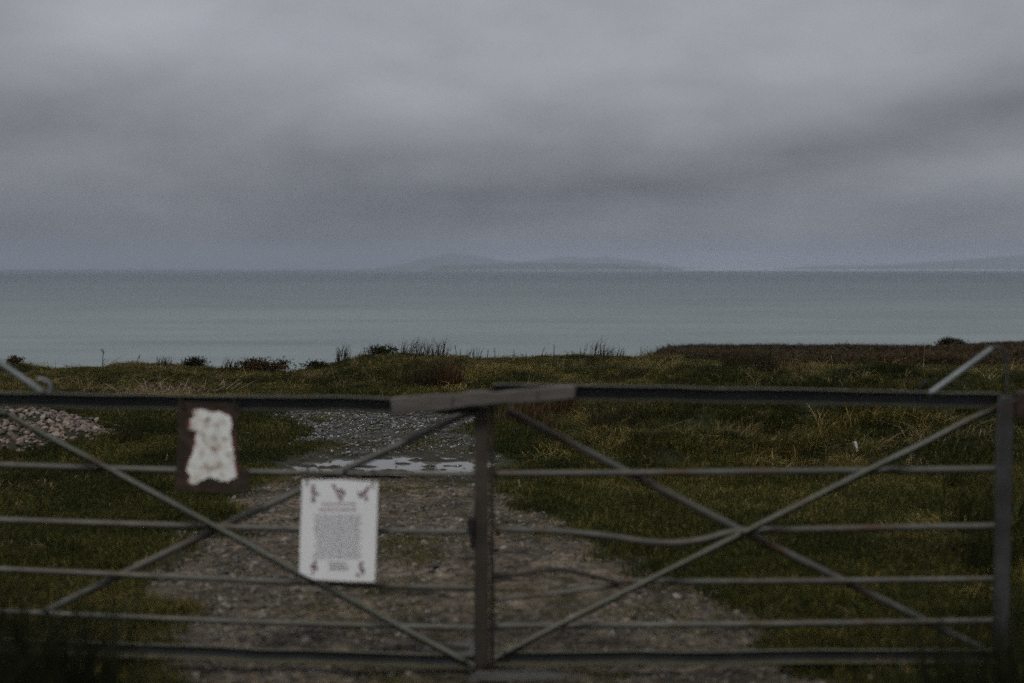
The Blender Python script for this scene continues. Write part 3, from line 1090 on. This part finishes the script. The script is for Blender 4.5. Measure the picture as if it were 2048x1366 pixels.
T2 = [
    (1310, 12.6, "orange straw tussock low on the right bank", .26, .13, 130),
    (1468, 12.9, "pale straw tussock lying in the right hand rough grass", .24, .20, 170),
    (1735, 14.8, "straw tussock on top of the right hand bank", .28, .2, 170),
    (1285, 14.8, "small yellow straw tussock high on the rough bank", .2, .12, 90),
    (1900, 11.8, "long yellow grass tussock beside the right end of the gate", .42, .3, 170),
    (1925, 10.9, "straw tussock at the foot of the bank by the right stile", .32, .16, 120),
    (1620, 11.4, "flattened straw tussock where bank meets the smooth turf", .18, .28, 150),
    (1720, 8.5, "orange dead tuft in the grass between the right lower rails", .14, .10, 70),
    (762, 20.9, "orange straw tussock on the face of the mound", .3, .12, 90),
    (578, 20.4, "russet straw tussock at the left foot of the mound", .34, .14, 100),
    (628, 21.8, "pale bent grass tussock on the left slope of the mound", .26, .2, 100),
    (205, 20.5, "yellow brown tussock on the left bank under the skyline", .3, .2, 120),
]
for i, (px, y_, lb, h_, rad, n_) in enumerate(T2):
    tuft(px, y_, lb, h_, rad, n_, m_straw if 'pale' in lb else m_rough, .9, 0.005, "grass_tussock", "tussock", "straw tussocks", 60 + i, .3)


def bush(px, y_, w_, h_, label, mat, seed, cat="bush", name="gorse_bush", leaf=0.05):
    r = random.Random(seed)
    root = thing(name, label, cat, plant_pos(px, y_), "gorse bushes on the skyline")
    mb = MB()
    tips = []
    for i in range(9):
        a_ = r.uniform(0, 6.28)
        k = r.uniform(.2, 1)
        tip = Vector((math.cos(a_) * w_ * .45 * k, math.sin(a_) * w_ * .3 * k, h_ * (1.0 - .35 * k * k) * r.uniform(.8, 1)))
        mb.tube([(0, 0, -.05), tip * .5 + Vector((0, 0, h_ * .08)), tip], [.012, .008, .003], 5)
        tips.append(tip)
    mb.build("stem", m_stalk, root)
    v, f, bt = [], [], []
    nl = int(900 * (w_ * h_) / .25) + 250
    for i in range(nl):
        tp = r.choice(tips)
        c_ = tp * r.uniform(.45, 1.0) + Vector((r.gauss(0, w_ * .12), r.gauss(0, w_ * .1), r.gauss(0, h_ * .13)))
        if c_.z < 0:
            c_.z = r.uniform(0, h_ * .3)
        d = Vector((r.gauss(0, 1), r.gauss(0, 1), r.gauss(.6, 1))).normalized() * leaf * r.uniform(.5, 1.2)
        s_ = d.orthogonal().normalized() * leaf * .22
        b0 = len(v)
        v += [tuple(c_ - s_), tuple(c_ + s_), tuple(c_ + d)]
        f.append((b0, b0 + 1, b0 + 2))
        q = r.random() * (.5 + .5 * c_.z / h_)
        bt += [q, q, q]
    o = mesh_obj("foliage", v, f, mat, root)
    at = o.data.attributes.new('bt', 'FLOAT', 'POINT')
    at.data.foreach_set('value', bt)
    return root


bush(388, 24.6, .46, .20, "small rounded dark gorse bush on the left skyline", m_gorse, 1)
bush(535, 24.5, .75, .27, "wide brown and yellow gorse bush at the foot of the mound", m_gorseb, 2)
bush(497, 24.6, .40, .20, "low brown gorse bush left of the wide yellow one", m_gorseb, 3)
bush(630, 24.6, .60, .18, "low dark gorse growing up the left shoulder of the mound", m_gorse, 4)
bush(765, 24.8, .60, .20, "dark leafy gorse bush on the very top of the mound", m_gorse, 5)
bush(28, 24.6, .36, .16, "small gorse hummock at the far left of the skyline", m_gorseb, 6)
bush(1903, 78, 1.5, .50, "dark gorse bush on the far heather skyline at right", m_gorse, 7, leaf=.12)


def stalk(px, y_, h_, lean, label, twig=3, seed=0, r0=.011):
    r = random.Random(seed)
    root = plant_pos(px, y_)
    mb = MB()
    pts = []
    for i in range(6):
        k = i / 5
        pts.append(Vector((lean * k * h_ + r.gauss(0, .006), r.gauss(0, .006), h_ * k - .03)))
    mb.tube(pts, [r0 * (1 - .6 * i / 5) for i in range(6)], 5)
    for j in range(twig):
        k = r.uniform(.5, .95)
        b0 = Vector((lean * k * h_, 0, h_ * k - .03))
        mb.tube([b0, b0 + Vector((r.choice((-1, 1)) * h_ * .1, r.gauss(0, .02), h_ * .12))], [r0 * .5, r0 * .3], 4)
    o = mb.build("dead_stalk", m_stalk)
    o.location = root
    tag(o, label, "stalk", "dead stalks on the skyline")
    return o


stalk(204, 24.4, .42, .03, "tallest bare dead stalk standing on the left skyline", 5, 1)
stalk(267, 24.5, .24, .45, "leaning dead stalk right of the tallest one on the left skyline", 2, 2)
stalk(262, 24.3, .16, .1, "short thin stalk at the foot of the leaning dead stalk", 1, 3, .004)
stalk(94, 24.5, .20, 0, "thin dead stalk on the far left skyline, left of a close pair", 1, 4, .006)
stalk(108, 24.5, .22, .02, "thin upright stalk, right one of a close pair at far left", 1, 5, .004)
stalk(141, 24.5, .16, .05, "short thin stalk between the close pair and the tallest stalk", 1, 6, .004)
ORD = "first second third fourth fifth sixth seventh eighth ninth tenth eleventh twelfth thirteenth fourteenth fifteenth".split()
for i, px in enumerate((893, 913, 921, 975, 990, 1026, 1043, 1053, 1066, 1084, 1093, 1108, 1134, 1145, 1161)):
    stalk(px, 24.8, random.uniform(.13, .27), random.uniform(-.1, .2),
          "short dark dead stub on the middle skyline, %s from the left in its row" % ORD[i], 1, 20 + i, .010)

# dead bracken litter on the left bank
mb = MB()
r = random.Random(4)
for i in range(170):
    x_ = r.gauss(0, .34)
    y_ = r.gauss(0, .3)
    a_ = r.uniform(0, 6.28)
    l = r.uniform(.1, .38)
    z_ = H((330 - 1024) / F * 19.0 + x_, 19.0 + y_)
    e = r.uniform(.05, .9)
    p0 = Vector((x_, y_, z_ + .01))
    mb.tube([p0, p0 + Vector((math.cos(a_) * l * math.cos(e), math.sin(a_) * l * math.cos(e), math.sin(e) * l * .8))], [.005, .003], 4, False)
m_litter = flat_mat("pale_dead_bracken", [(0.3, (0.16, 0.10, 0.075)), (0.7, (0.34, 0.24, 0.19))], 9)
o = mb.build("dead_bracken", m_litter)
o.location = ((330 - 1024) / F * 19.0, 19.0, 0)
tag(o, "pale heap of broken dead bracken stems on the left bank", "bracken")

# small pale scraps in the grass
mb = MB()
mb.tube([(0, 0, -.02), (.005, 0, .07), (-.01, 0, .12)], [.006, .010, .014], 6)
mb.tube([(0, 0, .05), (.03, 0, .035)], [.010, .004], 5)
o = mb.build("wool_scrap", m_white)
o.location = plant_pos(1716, 12.2)
tag(o, "small white tuft of wool caught on the grass behind the right gate", "wool")

# ================================================================ the double gate
GY = 6.0


def G(px, row, dy=0.0):
    return P(px, row, GY + dy)


def channel_prof(h, d_top, d_bot, t_=0.005):
    """outline of a channel opening towards the camera, (depth, height), top at +h/2"""
    a_ = h / 2
    return [(0, a_), (d_top, a_), (d_top, a_ - t_), (t_, a_ - t_), (t_, -a_ + t_), (d_bot, -a_ + t_), (d_bot, -a_), (0, -a_)]


def resample(pts, n=10):
    out = []
    for a_, b_ in zip(pts[:-1], pts[1:]):
        k = max(1, int((b_ - a_).length / .18))
        for i in range(k):
            out.append(a_.lerp(b_, i / k))
    out.append(pts[-1])
    return out


def wob(pts, a_=.0025, seed=0):
    r = random.Random(seed)
    return [p + Vector((0, r.gauss(0, a_), r.gauss(0, a_))) for p in pts]


def smooth_path(pts, it=2):
    for _ in range(it):
        q = [pts[0]]
        for a_, b_ in zip(pts[:-1], pts[1:]):
            q += [a_.lerp(b_, .25), a_.lerp(b_, .75)]
        q.append(pts[-1])
        pts = q
    return pts


def rail(root, rows, r_=.0125, dy=.03, mat=None, name="rail", seed=0, lbl=None):
    pts = [G(px, rw, dy) - root.location for px, rw in rows]
    pts = smooth_path(pts, 2) if len(rows) > 2 else wob(resample(pts), .002, seed)
    mb = MB()
    mb.tube(pts, r_, 12)
    o = mb.build(name, mat or m_galv, root)
    if lbl:
        o['label'] = lbl
    return o


def angle_brace(root, a_, b_, seed):
    """an angle iron lying across the front of the leaf, its upper flange pitched towards the viewer"""
    pts = wob(resample([G(*a_, -.018) - root.location, G(*b_, -.018) - root.location]), .002, seed)
    w_, t_ = .019, .004        # the corner of the angle iron points outwards
    prof = [(-.004, .013), (.015, .003), (-.020, -.020), (-.023, -.017), (.010, .003), (-.004, .010)]
    mb = MB()
    mb.sweep(pts, prof)
    return mb.build("brace", m_front, root, bevel=.0008)


# left leaf
LX0 = -63
gl = thing("field_gate", "left leaf of the metal field gate, carrying the rusty plate and the white notice", "gate", G(LX0, 1342))
gl_o = gl.location
mb = MB()
mb.sweep(wob(resample([G(LX0, 797) - gl_o, G(400, 804) - gl_o, G(955, 812) - gl_o]), .002, 1), channel_prof(.062, .040, .026))
mb.build("top_rail", m_chan, gl, bevel=.0012)
mb = MB()
mb.sweep(wob(resample([G(LX0, 1284) - gl_o, G(948, 1322) - gl_o]), .002, 2), channel_prof(.052, .02, .05))
mb.build("bottom_rail", m_chan, gl, bevel=.0012)
rail(gl, [(LX0 + 10, 928), (350, 941), (700, 947), (950, 949)], seed=3)
rail(gl, [(LX0 + 10, 1038), (380, 1052), (700, 1060), (950, 1065)], seed=4)
rail(gl, [(LX0 + 10, 1136), (480, 1160), (760, 1172), (950, 1176)], seed=5)
rail(gl, [(LX0 + 10, 1220), (500, 1245), (900, 1255), (950, 1256)], seed=6)
angle_brace(gl, (-40, 800), (948, 1334), 7)
rail(gl, [(92, 1222), (420, 1064), (690, 940), (942, 822)], .0165, .062, name="brace", seed=8)
mb = MB()
mb.box((0, 0, (G(0, 815) - G(0, 1335)).z / 2 + .008), .060, .040, (G(0, 815) - G(0, 1335)).z)
o = mb.build("meeting_stile", m_rusty, gl, bevel=.004)
o.location = G(963, 1335) - gl_o
o['label'] = "rust brown upright meeting stile"
mb = MB()
mb.box((0, 0, (G(0, 700) - G(0, 1300)).z / 2), .062, .03, (G(0, 800) - G(0, 1300)).z)
o = mb.build("hanging_stile", m_stile, gl, bevel=.003)
o.location = G(LX0 - 5, 1300) - gl_o
# strap above the top rail with its curled end
mb = MB()
mb.tube(resample([G(LX0, 690) - gl_o, G(-20, 712) - gl_o, G(88, 786) - gl_o]), .0135, 10)
mb.build("strap", m_bright, gl)
mb = MB()
mb.tube([G(LX0 + 2, 800) - gl_o, G(LX0, 690) - gl_o], .012, 10)
mb.build("upright_rod", m_galv, gl)
mb = MB()
cpt = [G(80 + 22 * math.sin(a_), 776 - 18 * math.cos(a_), .03) - gl_o for a_ in np.linspace(-.2, 3.0, 12)]
mb.tube(cpt, .009, 8)
mb.build("curled_hook", m_bright, gl)
def bolts(root, spots):
    for px, rw, dy in spots:
        mb = MB()
        p = G(px, rw, dy) - root.location
        mb.tube([p, p + Vector((0, -.009, 0))], .010, 6)
        mb.build("bolt", m_dark, root)


bolts(gl, [(14, 828, -.03), (930, 1322, -.03), (92, 1221, .015), (418, 1063, -.03), (690, 942, .02), (88, 786, -.04)])
# latch on the left of the stiles
mb = MB()
mb.box((0, 0, 0), .030, .05, .075)
mb.box((.006, 0, -.065), .018, .04, .06)
mb.tube([(-.03, 0, -.14), (.05, 0, -.13)], .008, 8)
o = mb.build("latch", m_dark, gl, bevel=.004)
o.location = G(942, 1052, -.01) - gl_o

# right leaf
RX1 = 2013
gr_ = thing("field_gate", "right leaf of the metal field gate with bent rails and no signs on it", "gate", G(RX1, 1342))
g0 = gr_.location
mb = MB()
mb.sweep(wob(resample([G(985, 782) - g0, G(1150, 784) - g0, G(RX1 - 14, 800) - g0]), .002, 11), channel_prof(.064, .040, .026))
mb.build("top_rail", m_chan, gr_, bevel=.0012)
mb = MB()
mb.sweep(wob(resample([G(992, 1314) - g0, G(RX1 - 14, 1310) - g0]), .002, 12), channel_prof(.052, .02, .05))
mb.build("bottom_rail", m_chan, gr_, bevel=.0012)
rail(gr_, [(990, 948), (1400, 945), (RX1 - 10, 938)], .0145, seed=13)
rail(gr_, [(990, 1058), (1180, 1066), (1310, 1088), (1400, 1083), (1466, 1061), (1560, 1060), (1800, 1055), (RX1 - 10, 1052)], .0145, seed=14, lbl="rail bent down in the middle")
rail(gr_, [(1225, 1162), (1440, 1164), (RX1 - 10, 1158)], .0125, seed=15)
rail(gr_, [(990, 1153), (1050, 1148), (1110, 1136), (1180, 1150), (1240, 1167)], .009, .0, m_dark, "bent_rod", 16)
rail(gr_, [(990, 1199), (1100, 1188), (1240, 1170)], .0095, .02, m_galv, "bent_rod", 17)
rail(gr_, [(990, 1252), (1500, 1249), (RX1 - 10, 1241)], .0135, seed=18)
angle_brace(gr_, (990, 1315), (RX1 - 4, 806), 19)
rail(gr_, [(1015, 822), (1290, 962), (1490, 1066), (1970, 1300)], .0165, .062, name="brace", seed=20, lbl="rear brace with a rusty patch")
bolts(gr_, [(1010, 1306, -.03), (1990, 814, -.03), (1484, 1066, -.03), (1290, 962, .02), (1060, 846, -.02), (1858, 790, -.04)])
mb = MB()
mb.box((0, 0, .0), .016, .052, (G(0, 800) - G(0, 1335)).z)
o = mb.build("meeting_stile", m_dark, gr_, bevel=.002)
o.location = G(984, (800 + 1335) / 2, .01) - g0
mb = MB()
mb.box((0, 0, 0), .064, .03, (G(0, 795) - G(0, 1300)).z)
o = mb.build("hanging_stile", m_stile, gr_, bevel=.003)
o.location = G(2005, (795 + 1300) / 2, -.02) - g0
mb = MB()
mb.tube(smooth_path([G(2015, 800) - g0, G(2014, 740) - g0, G(2012, 705) - g0, G(2000, 693) - g0, G(1984, 697) - g0], 2), .0065, 10)
mb.build("upright_rod", m_stile, gr_)
mb = MB()
mb.tube(resample([G(1984, 697, -.004) - g0, G(1858, 788, -.004) - g0]), .0125, 10)
mb.build("strap", m_bright, gr_)
mb = MB()
mb.tube([G(1862 - 24 * math.sin(a_), 778 - 16 * math.cos(a_), .03) - g0 for a_ in np.linspace(.3, 2.9, 10)], .007, 8)
mb.build("curled_hook", m_dark, gr_)
mb = MB()
mb.tube([G(2012, 805, .01) - g0, G(2044, 803, .01) - g0], .011, 10)
mb.box(G(2052, 808, .02) - g0, .09, .05, .11)
mb.build("hinge", m_dark, gr_, bevel=.004)
mb = MB()
mb.tube([(0, 0, 0), (.06, 0, .002)], [.016, .012], 10)
mb.box((.012, 0, 0), .03, .04, .03)
o = mb.build("catch_knob", m_dark, gr_, bevel=.004)
o.location = G(988, 1152, -.02) - g0

# gateposts just outside the frame that carry the hinges
for px, lb, nm in ((2150, "round timber gatepost at the hinge end of the right leaf", 1), (-150, "round timber gatepost at the hinge end of the left leaf", 2)):
    mb = MB()
    b0 = G(px, 1342, .05)
    hh = 1.35
    mb.tube([b0 + Vector((0, 0, -.1)), b0 + Vector((0, 0, .6)), b0 + Vector((.005, 0, hh)), b0 + Vector((.005, 0, hh + .02))], [.10, .097, .095, .075], 16)
    o = mb.build("gatepost", m_wood)
    tag(o, lb, "gatepost", "gateposts")

# weathered plank tied across both leaves
pl = thing("wooden_plank", "weathered grey plank tied across the tops of both gate leaves", "plank", G(965, 797, -.07))
r = random.Random(3)
c0, c1 = G(783, 812, -.07) - pl.location, G(1150, 783, -.07) - pl.location
nseg = 16
v, f = [], []
for i in range(nseg + 1):
    k = i / nseg
    p = c0.lerp(c1, k)
    h_ = .034 + .004 * math.sin(k * 9) + r.gauss(0, .002)
    top = h_ * (1.0 - .28 * k)
    if .42 < k < .53:
        top += .010
    bot = -h_ * (1.0 - .22 * k)
    for (dy, dz) in ((-.022, bot), (.022, bot), (.022, top), (-.022, top)):
        v.append((p.x, p.y + dy + r.gauss(0, .001), p.z + dz + r.gauss(0, .0012)))
for i in range(nseg):
    for k in range(4):
        k2 = (k + 1) % 4
        f.append((i * 4 + k, i * 4 + k2, i * 4 + 4 + k2, i * 4 + 4 + k))
f += [(3, 2, 1, 0), tuple(nseg * 4 + k for k in range(4))]
o = MB()
o.add(v, f)
o.build("board", m_wood, pl, bevel=.004)
for px in (905, 1075):
    mb = MB()
    c_ = G(px, 798 - (px - 965) * .079, -.07) - pl.location
    loop = [c_ + Vector((.002 * math.sin(3 * a_), .0 + .026 * math.cos(a_), .038 * math.sin(a_))) for a_ in np.linspace(0, 2 * math.pi, 14)]
    mb.tube(loop, .0022, 6)
    mb.build("wire_tie", m_dark, pl)


# ---------------------------------------------------------------- signs
def poly_plate(name, pts, y_, th, mat, parent, origin, bend=0.0, rough=0.0, seed=0):
    """a thin solid plate with the given outline (photo pixels on the gate's plane), front face towards -y"""
    r = random.Random(seed)
    bm = bmesh.new()
    vs = []
    for px, rw in pts:
        p = P(px + r.gauss(0, rough), rw + r.gauss(0, rough), y_) - origin
        vs.append(bm.verts.new(p))
    fc = bm.faces.new(vs)
    ret = bmesh.ops.extrude_face_region(bm, geom=[fc])
    for e in ret['geom']:
        if isinstance(e, bmesh.types.BMVert):
            e.co.y += th
    bmesh.ops.triangulate(bm, faces=[q for q in bm.faces if len(q.verts) > 4])
    bmesh.ops.recalc_face_normals(bm, faces=bm.faces)
    for q in bm.verts:
        q.co.y += bend * (q.co.z) ** 2
    me = bpy.data.meshes.new(name)
    bm.to_mesh(me)
    bm.free()
    me.materials.append(mat)
    o = bpy.data.objects.new(name, me)
    COL.objects.link(o)
    o.parent = parent
    return o


def smooth_outline(pts, it=2):
    for _ in range(it):
        q = []
        n_ = len(pts)
        for i in range(n_):
            a_, b_ = pts[i], pts[(i + 1) % n_]
            q += [(a_[0] * .75 + b_[0] * .25, a_[1] * .75 + b_[1] * .25), (a_[0] * .25 + b_[0] * .75, a_[1] * .25 + b_[1] * .75)]
        pts = q
    return pts


def crop1(pts):   # outline read off an enlarged view
    return [(330 + u_ / 6.21, 780 + v_ / 6.21) for u_, v_ in pts]


rs = thing("metal_sign", "rusted brown metal plate with peeling white paint hanging from the left top rail", "sign", P(425, 985, GY - .05))
org = rs.location.copy()
plate_o = crop1([(160, 140), (400, 150), (920, 165), (930, 300), (880, 380), (905, 700), (930, 960), (1045, 1000), (1050, 1250), (800, 1290), (500, 1255), (130, 1245), (135, 900), (165, 600), (150, 300)])
poly_plate("plate", plate_o, GY - .050, .003, m_plate, rs, org, seed=1)
white = crop1([(350, 260), (420, 235), (530, 245), (640, 270), (740, 285), (800, 330), (820, 400), (825, 480), (800, 550), (840, 640), (845, 760),
               (858, 880), (880, 1000), (885, 1060), (850, 1100), (760, 1130), (690, 1130), (680, 1095), (600, 1085), (520, 1095), (450, 1130),
               (420, 1168), (340, 1170), (295, 1145), (320, 1080), (290, 1010), (275, 930), (310, 860), (350, 790), (370, 700), (385, 600), (400, 500),
               (350, 505), (305, 480), (300, 420), (330, 360), (390, 335), (345, 300)])
cxm = sum(p[0] for p in white) / len(white)
cym = sum(p[1] for p in white) / len(white)
red = [(cxm + (a_ - cxm) * 1.11 - 1.2, cym + (b_ - cym) * 1.025) for a_, b_ in white]
poly_plate("red_underpaint", smooth_outline(red, 1), GY - .0515, .001, m_redp, rs, org, seed=2, rough=1.0)
poly_plate("white_paint", smooth_outline(white, 1), GY - .0530, .001, m_peel, rs, org, rough=1.5, seed=6)
for u_, v_ in ((215, 170), (880, 185)):
    mb = MB()
    c_ = crop1([(u_, v_)])[0]
    p = P(c_[0], c_[1], GY - .04) - org
    mb.tube([p + Vector((.003 * math.sin(2 * a_), .034 * math.cos(a_), .016 + .040 * math.sin(a_))) for a_ in np.linspace(0, 2 * math.pi, 12)], .0025, 6)
    mb.build('wire_tie', m_rusty, rs)

ns = thing("paper_notice", "white laminated notice with small plum coloured emblems tied to the left leaf", "notice", P(677, 1165, GY - .06))
org = ns.location.copy()
YN = GY - .062


def crop2(pts):
    return [(580 + u_ / 5.254, 930 + v_ / 5.254) for u_, v_ in pts]


poly_plate("card", crop2([(128, 158), (500, 152), (925, 180), (915, 500), (905, 900), (890, 1228), (560, 1220), (240, 1200), (98, 1128), (105, 800), (118, 480)]), YN, .003, m_notice, ns, org)
# printed lines: rows of short word-length dashes
mb = MB()


def dash(mb, u0, v0, u1, v1, h_=9):
    a_, b_ = crop2([(u0, v0)])[0], crop2([(u1, v1)])[0]
    p, q = P(a_[0], a_[1], YN - .0012) - org, P(b_[0], b_[1], YN - .0012) - org
    hh = h_ / 5.254 / F * GY
    mb.add([p, q, q + Vector((0, 0, hh)), p + Vector((0, 0, hh))], [(0, 1, 2, 3)])


r = random.Random(9)
for v0, a_, b_, hh in ((418, 340, 710, 22), (478, 300, 725, 24)):
    u_ = a_
    while u_ < b_ - 20:
        w_ = r.uniform(22, 60)
        dash(mb, u_, v0, min(b_, u_ + w_), v0 + 3, hh)
        u_ += w_ + 12
hd = mb.build("heading_print", m_head, ns, smooth=False)
mb = MB()
v0 = 530
while v0 < 985:
    ins = r.uniform(0, 45)
    u_ = 245 + ins
    b_ = 770 - r.uniform(0, 50)
    while u_ < b_ - 10:
        w_ = r.uniform(18, 70)
        dash(mb, u_, v0, min(b_, u_ + w_), v0 + 3, 11)
        u_ += w_ + 14
    v0 += 25
for v0 in (1030, 1055, 1080, 1100):
    dash(mb, 400 + r.uniform(0, 20), v0, 600 + r.uniform(-15, 20), v0 + 2, 10)
mb.build("body_print", m_print, ns, smooth=False)


def emblem(pts_list, nm="emblem"):
    mb = MB()
    for (u_, v_, ru, rv, ro) in pts_list:
        ring = []
        for k in range(12):
            a_ = k / 12 * 2 * math.pi
            du, dv = ru * math.cos(a_), rv * math.sin(a_)
            ring.append((u_ + du * math.cos(ro) - dv * math.sin(ro), v_ + du * math.sin(ro) + dv * math.cos(ro)))
        pts = [P(a_, b_, YN - .0012 - .0002 * (len(mb.v) // 12)) - org for a_, b_ in crop2(ring)]
        mb.add(pts, [tuple(range(12))])
    return mb.build(nm, m_emblem, ns, smooth=False)


emblem([(245, 225, 20, 24, 0), (242, 275, 22, 30, 0), (280, 300, 28, 14, .5), (245, 340, 14, 34, .2), (245, 372, 24, 18, 0)])
emblem([(462, 222, 18, 28, -.5), (485, 270, 14, 34, -.5), (530, 270, 26, 26, 0), (560, 300, 16, 34, .4), (515, 330, 26, 18, .6), (538, 358, 18, 20, 0)])
emblem([(815, 245, 18, 34, .6), (785, 285, 20, 34, .7), (745, 320, 26, 26, 0), (725, 290, 20, 10, .5), (800, 350, 16, 30, .3)])
emblem([(262, 1025, 18, 28, .3), (240, 1070, 28, 24, .3), (275, 1085, 16, 24, 0), (240, 1130, 12, 26, .2)])
emblem([(750, 1030, 24, 18, 0), (735, 1055, 14, 22, .5), (755, 1098, 26, 26, 0), (770, 1130, 12, 24, .2), (715, 1155, 28, 16, .3)])
for u_, v_ in ((185, 135), (875, 160)):
    mb = MB()
    c_ = crop2([(u_, v_)])[0]
    p = P(c_[0], c_[1], YN + .02) - org
    mb.tube([p + Vector((0, -.022, -.030)), p + Vector((0, -.026, .005)), p + Vector((0, -.012, .040)), p + Vector((0, .03, .045)), p + Vector((0, .045, .02))], .0028, 6)
    mb.build("cable_tie", m_tie, ns)
mb = MB()
c_ = crop2([(850, 1265)])[0]
p = P(c_[0], c_[1], YN + .01) - org
mb.box(p, .014, .012, .028)
mb.tube([p, p + Vector((.003, 0, -.035))], .003, 6)
mb.build("cable_tie", m_tie, ns)

# ================================================================ tall dark weeds close to the camera, at both lower corners
W = [(-1.42, 3.9, .88, .34, 1300, "dark out of focus weeds close by at the lower left corner"),
     (1.47, 3.9, .84, .30, 1100, "dark out of focus weeds close by at the lower right corner")]
for i, (x_, y_, h_, rad, n_, lb) in enumerate(W):
    me = blades_mesh("weed_clump", n_, rad, h_ * .4, h_, .014, .25, .3, m_weed, 3000 + i)
    o = bpy.data.objects.new("weed_clump", me)
    COL.objects.link(o)
    o.location = (x_, y_, H(x_, y_))
    tag(o, lb, "weeds", "weeds in front of the gate")

# ================================================================ haze over the water
hz = MB()
hz.box((0, 16000, 150), 84000, 66000, 2 * (150 + 17 + 1.5))
m_haze = bpy.data.materials.new("sea_haze")
m_haze.use_nodes = True
t = m_haze.node_tree
t.nodes.clear()
mo = t.nodes.new('ShaderNodeOutputMaterial')
pv = t.nodes.new('ShaderNodeVolumePrincipled')
pv.inputs['Color'].default_value = (0.60, 0.65, 0.76, 1)
pv.inputs['Density'].default_value = 0.00009
t.links.new(pv.outputs[0], mo.inputs['Volume'])
o = hz.build("haze", m_haze, smooth=False)
o['kind'] = 'stuff'
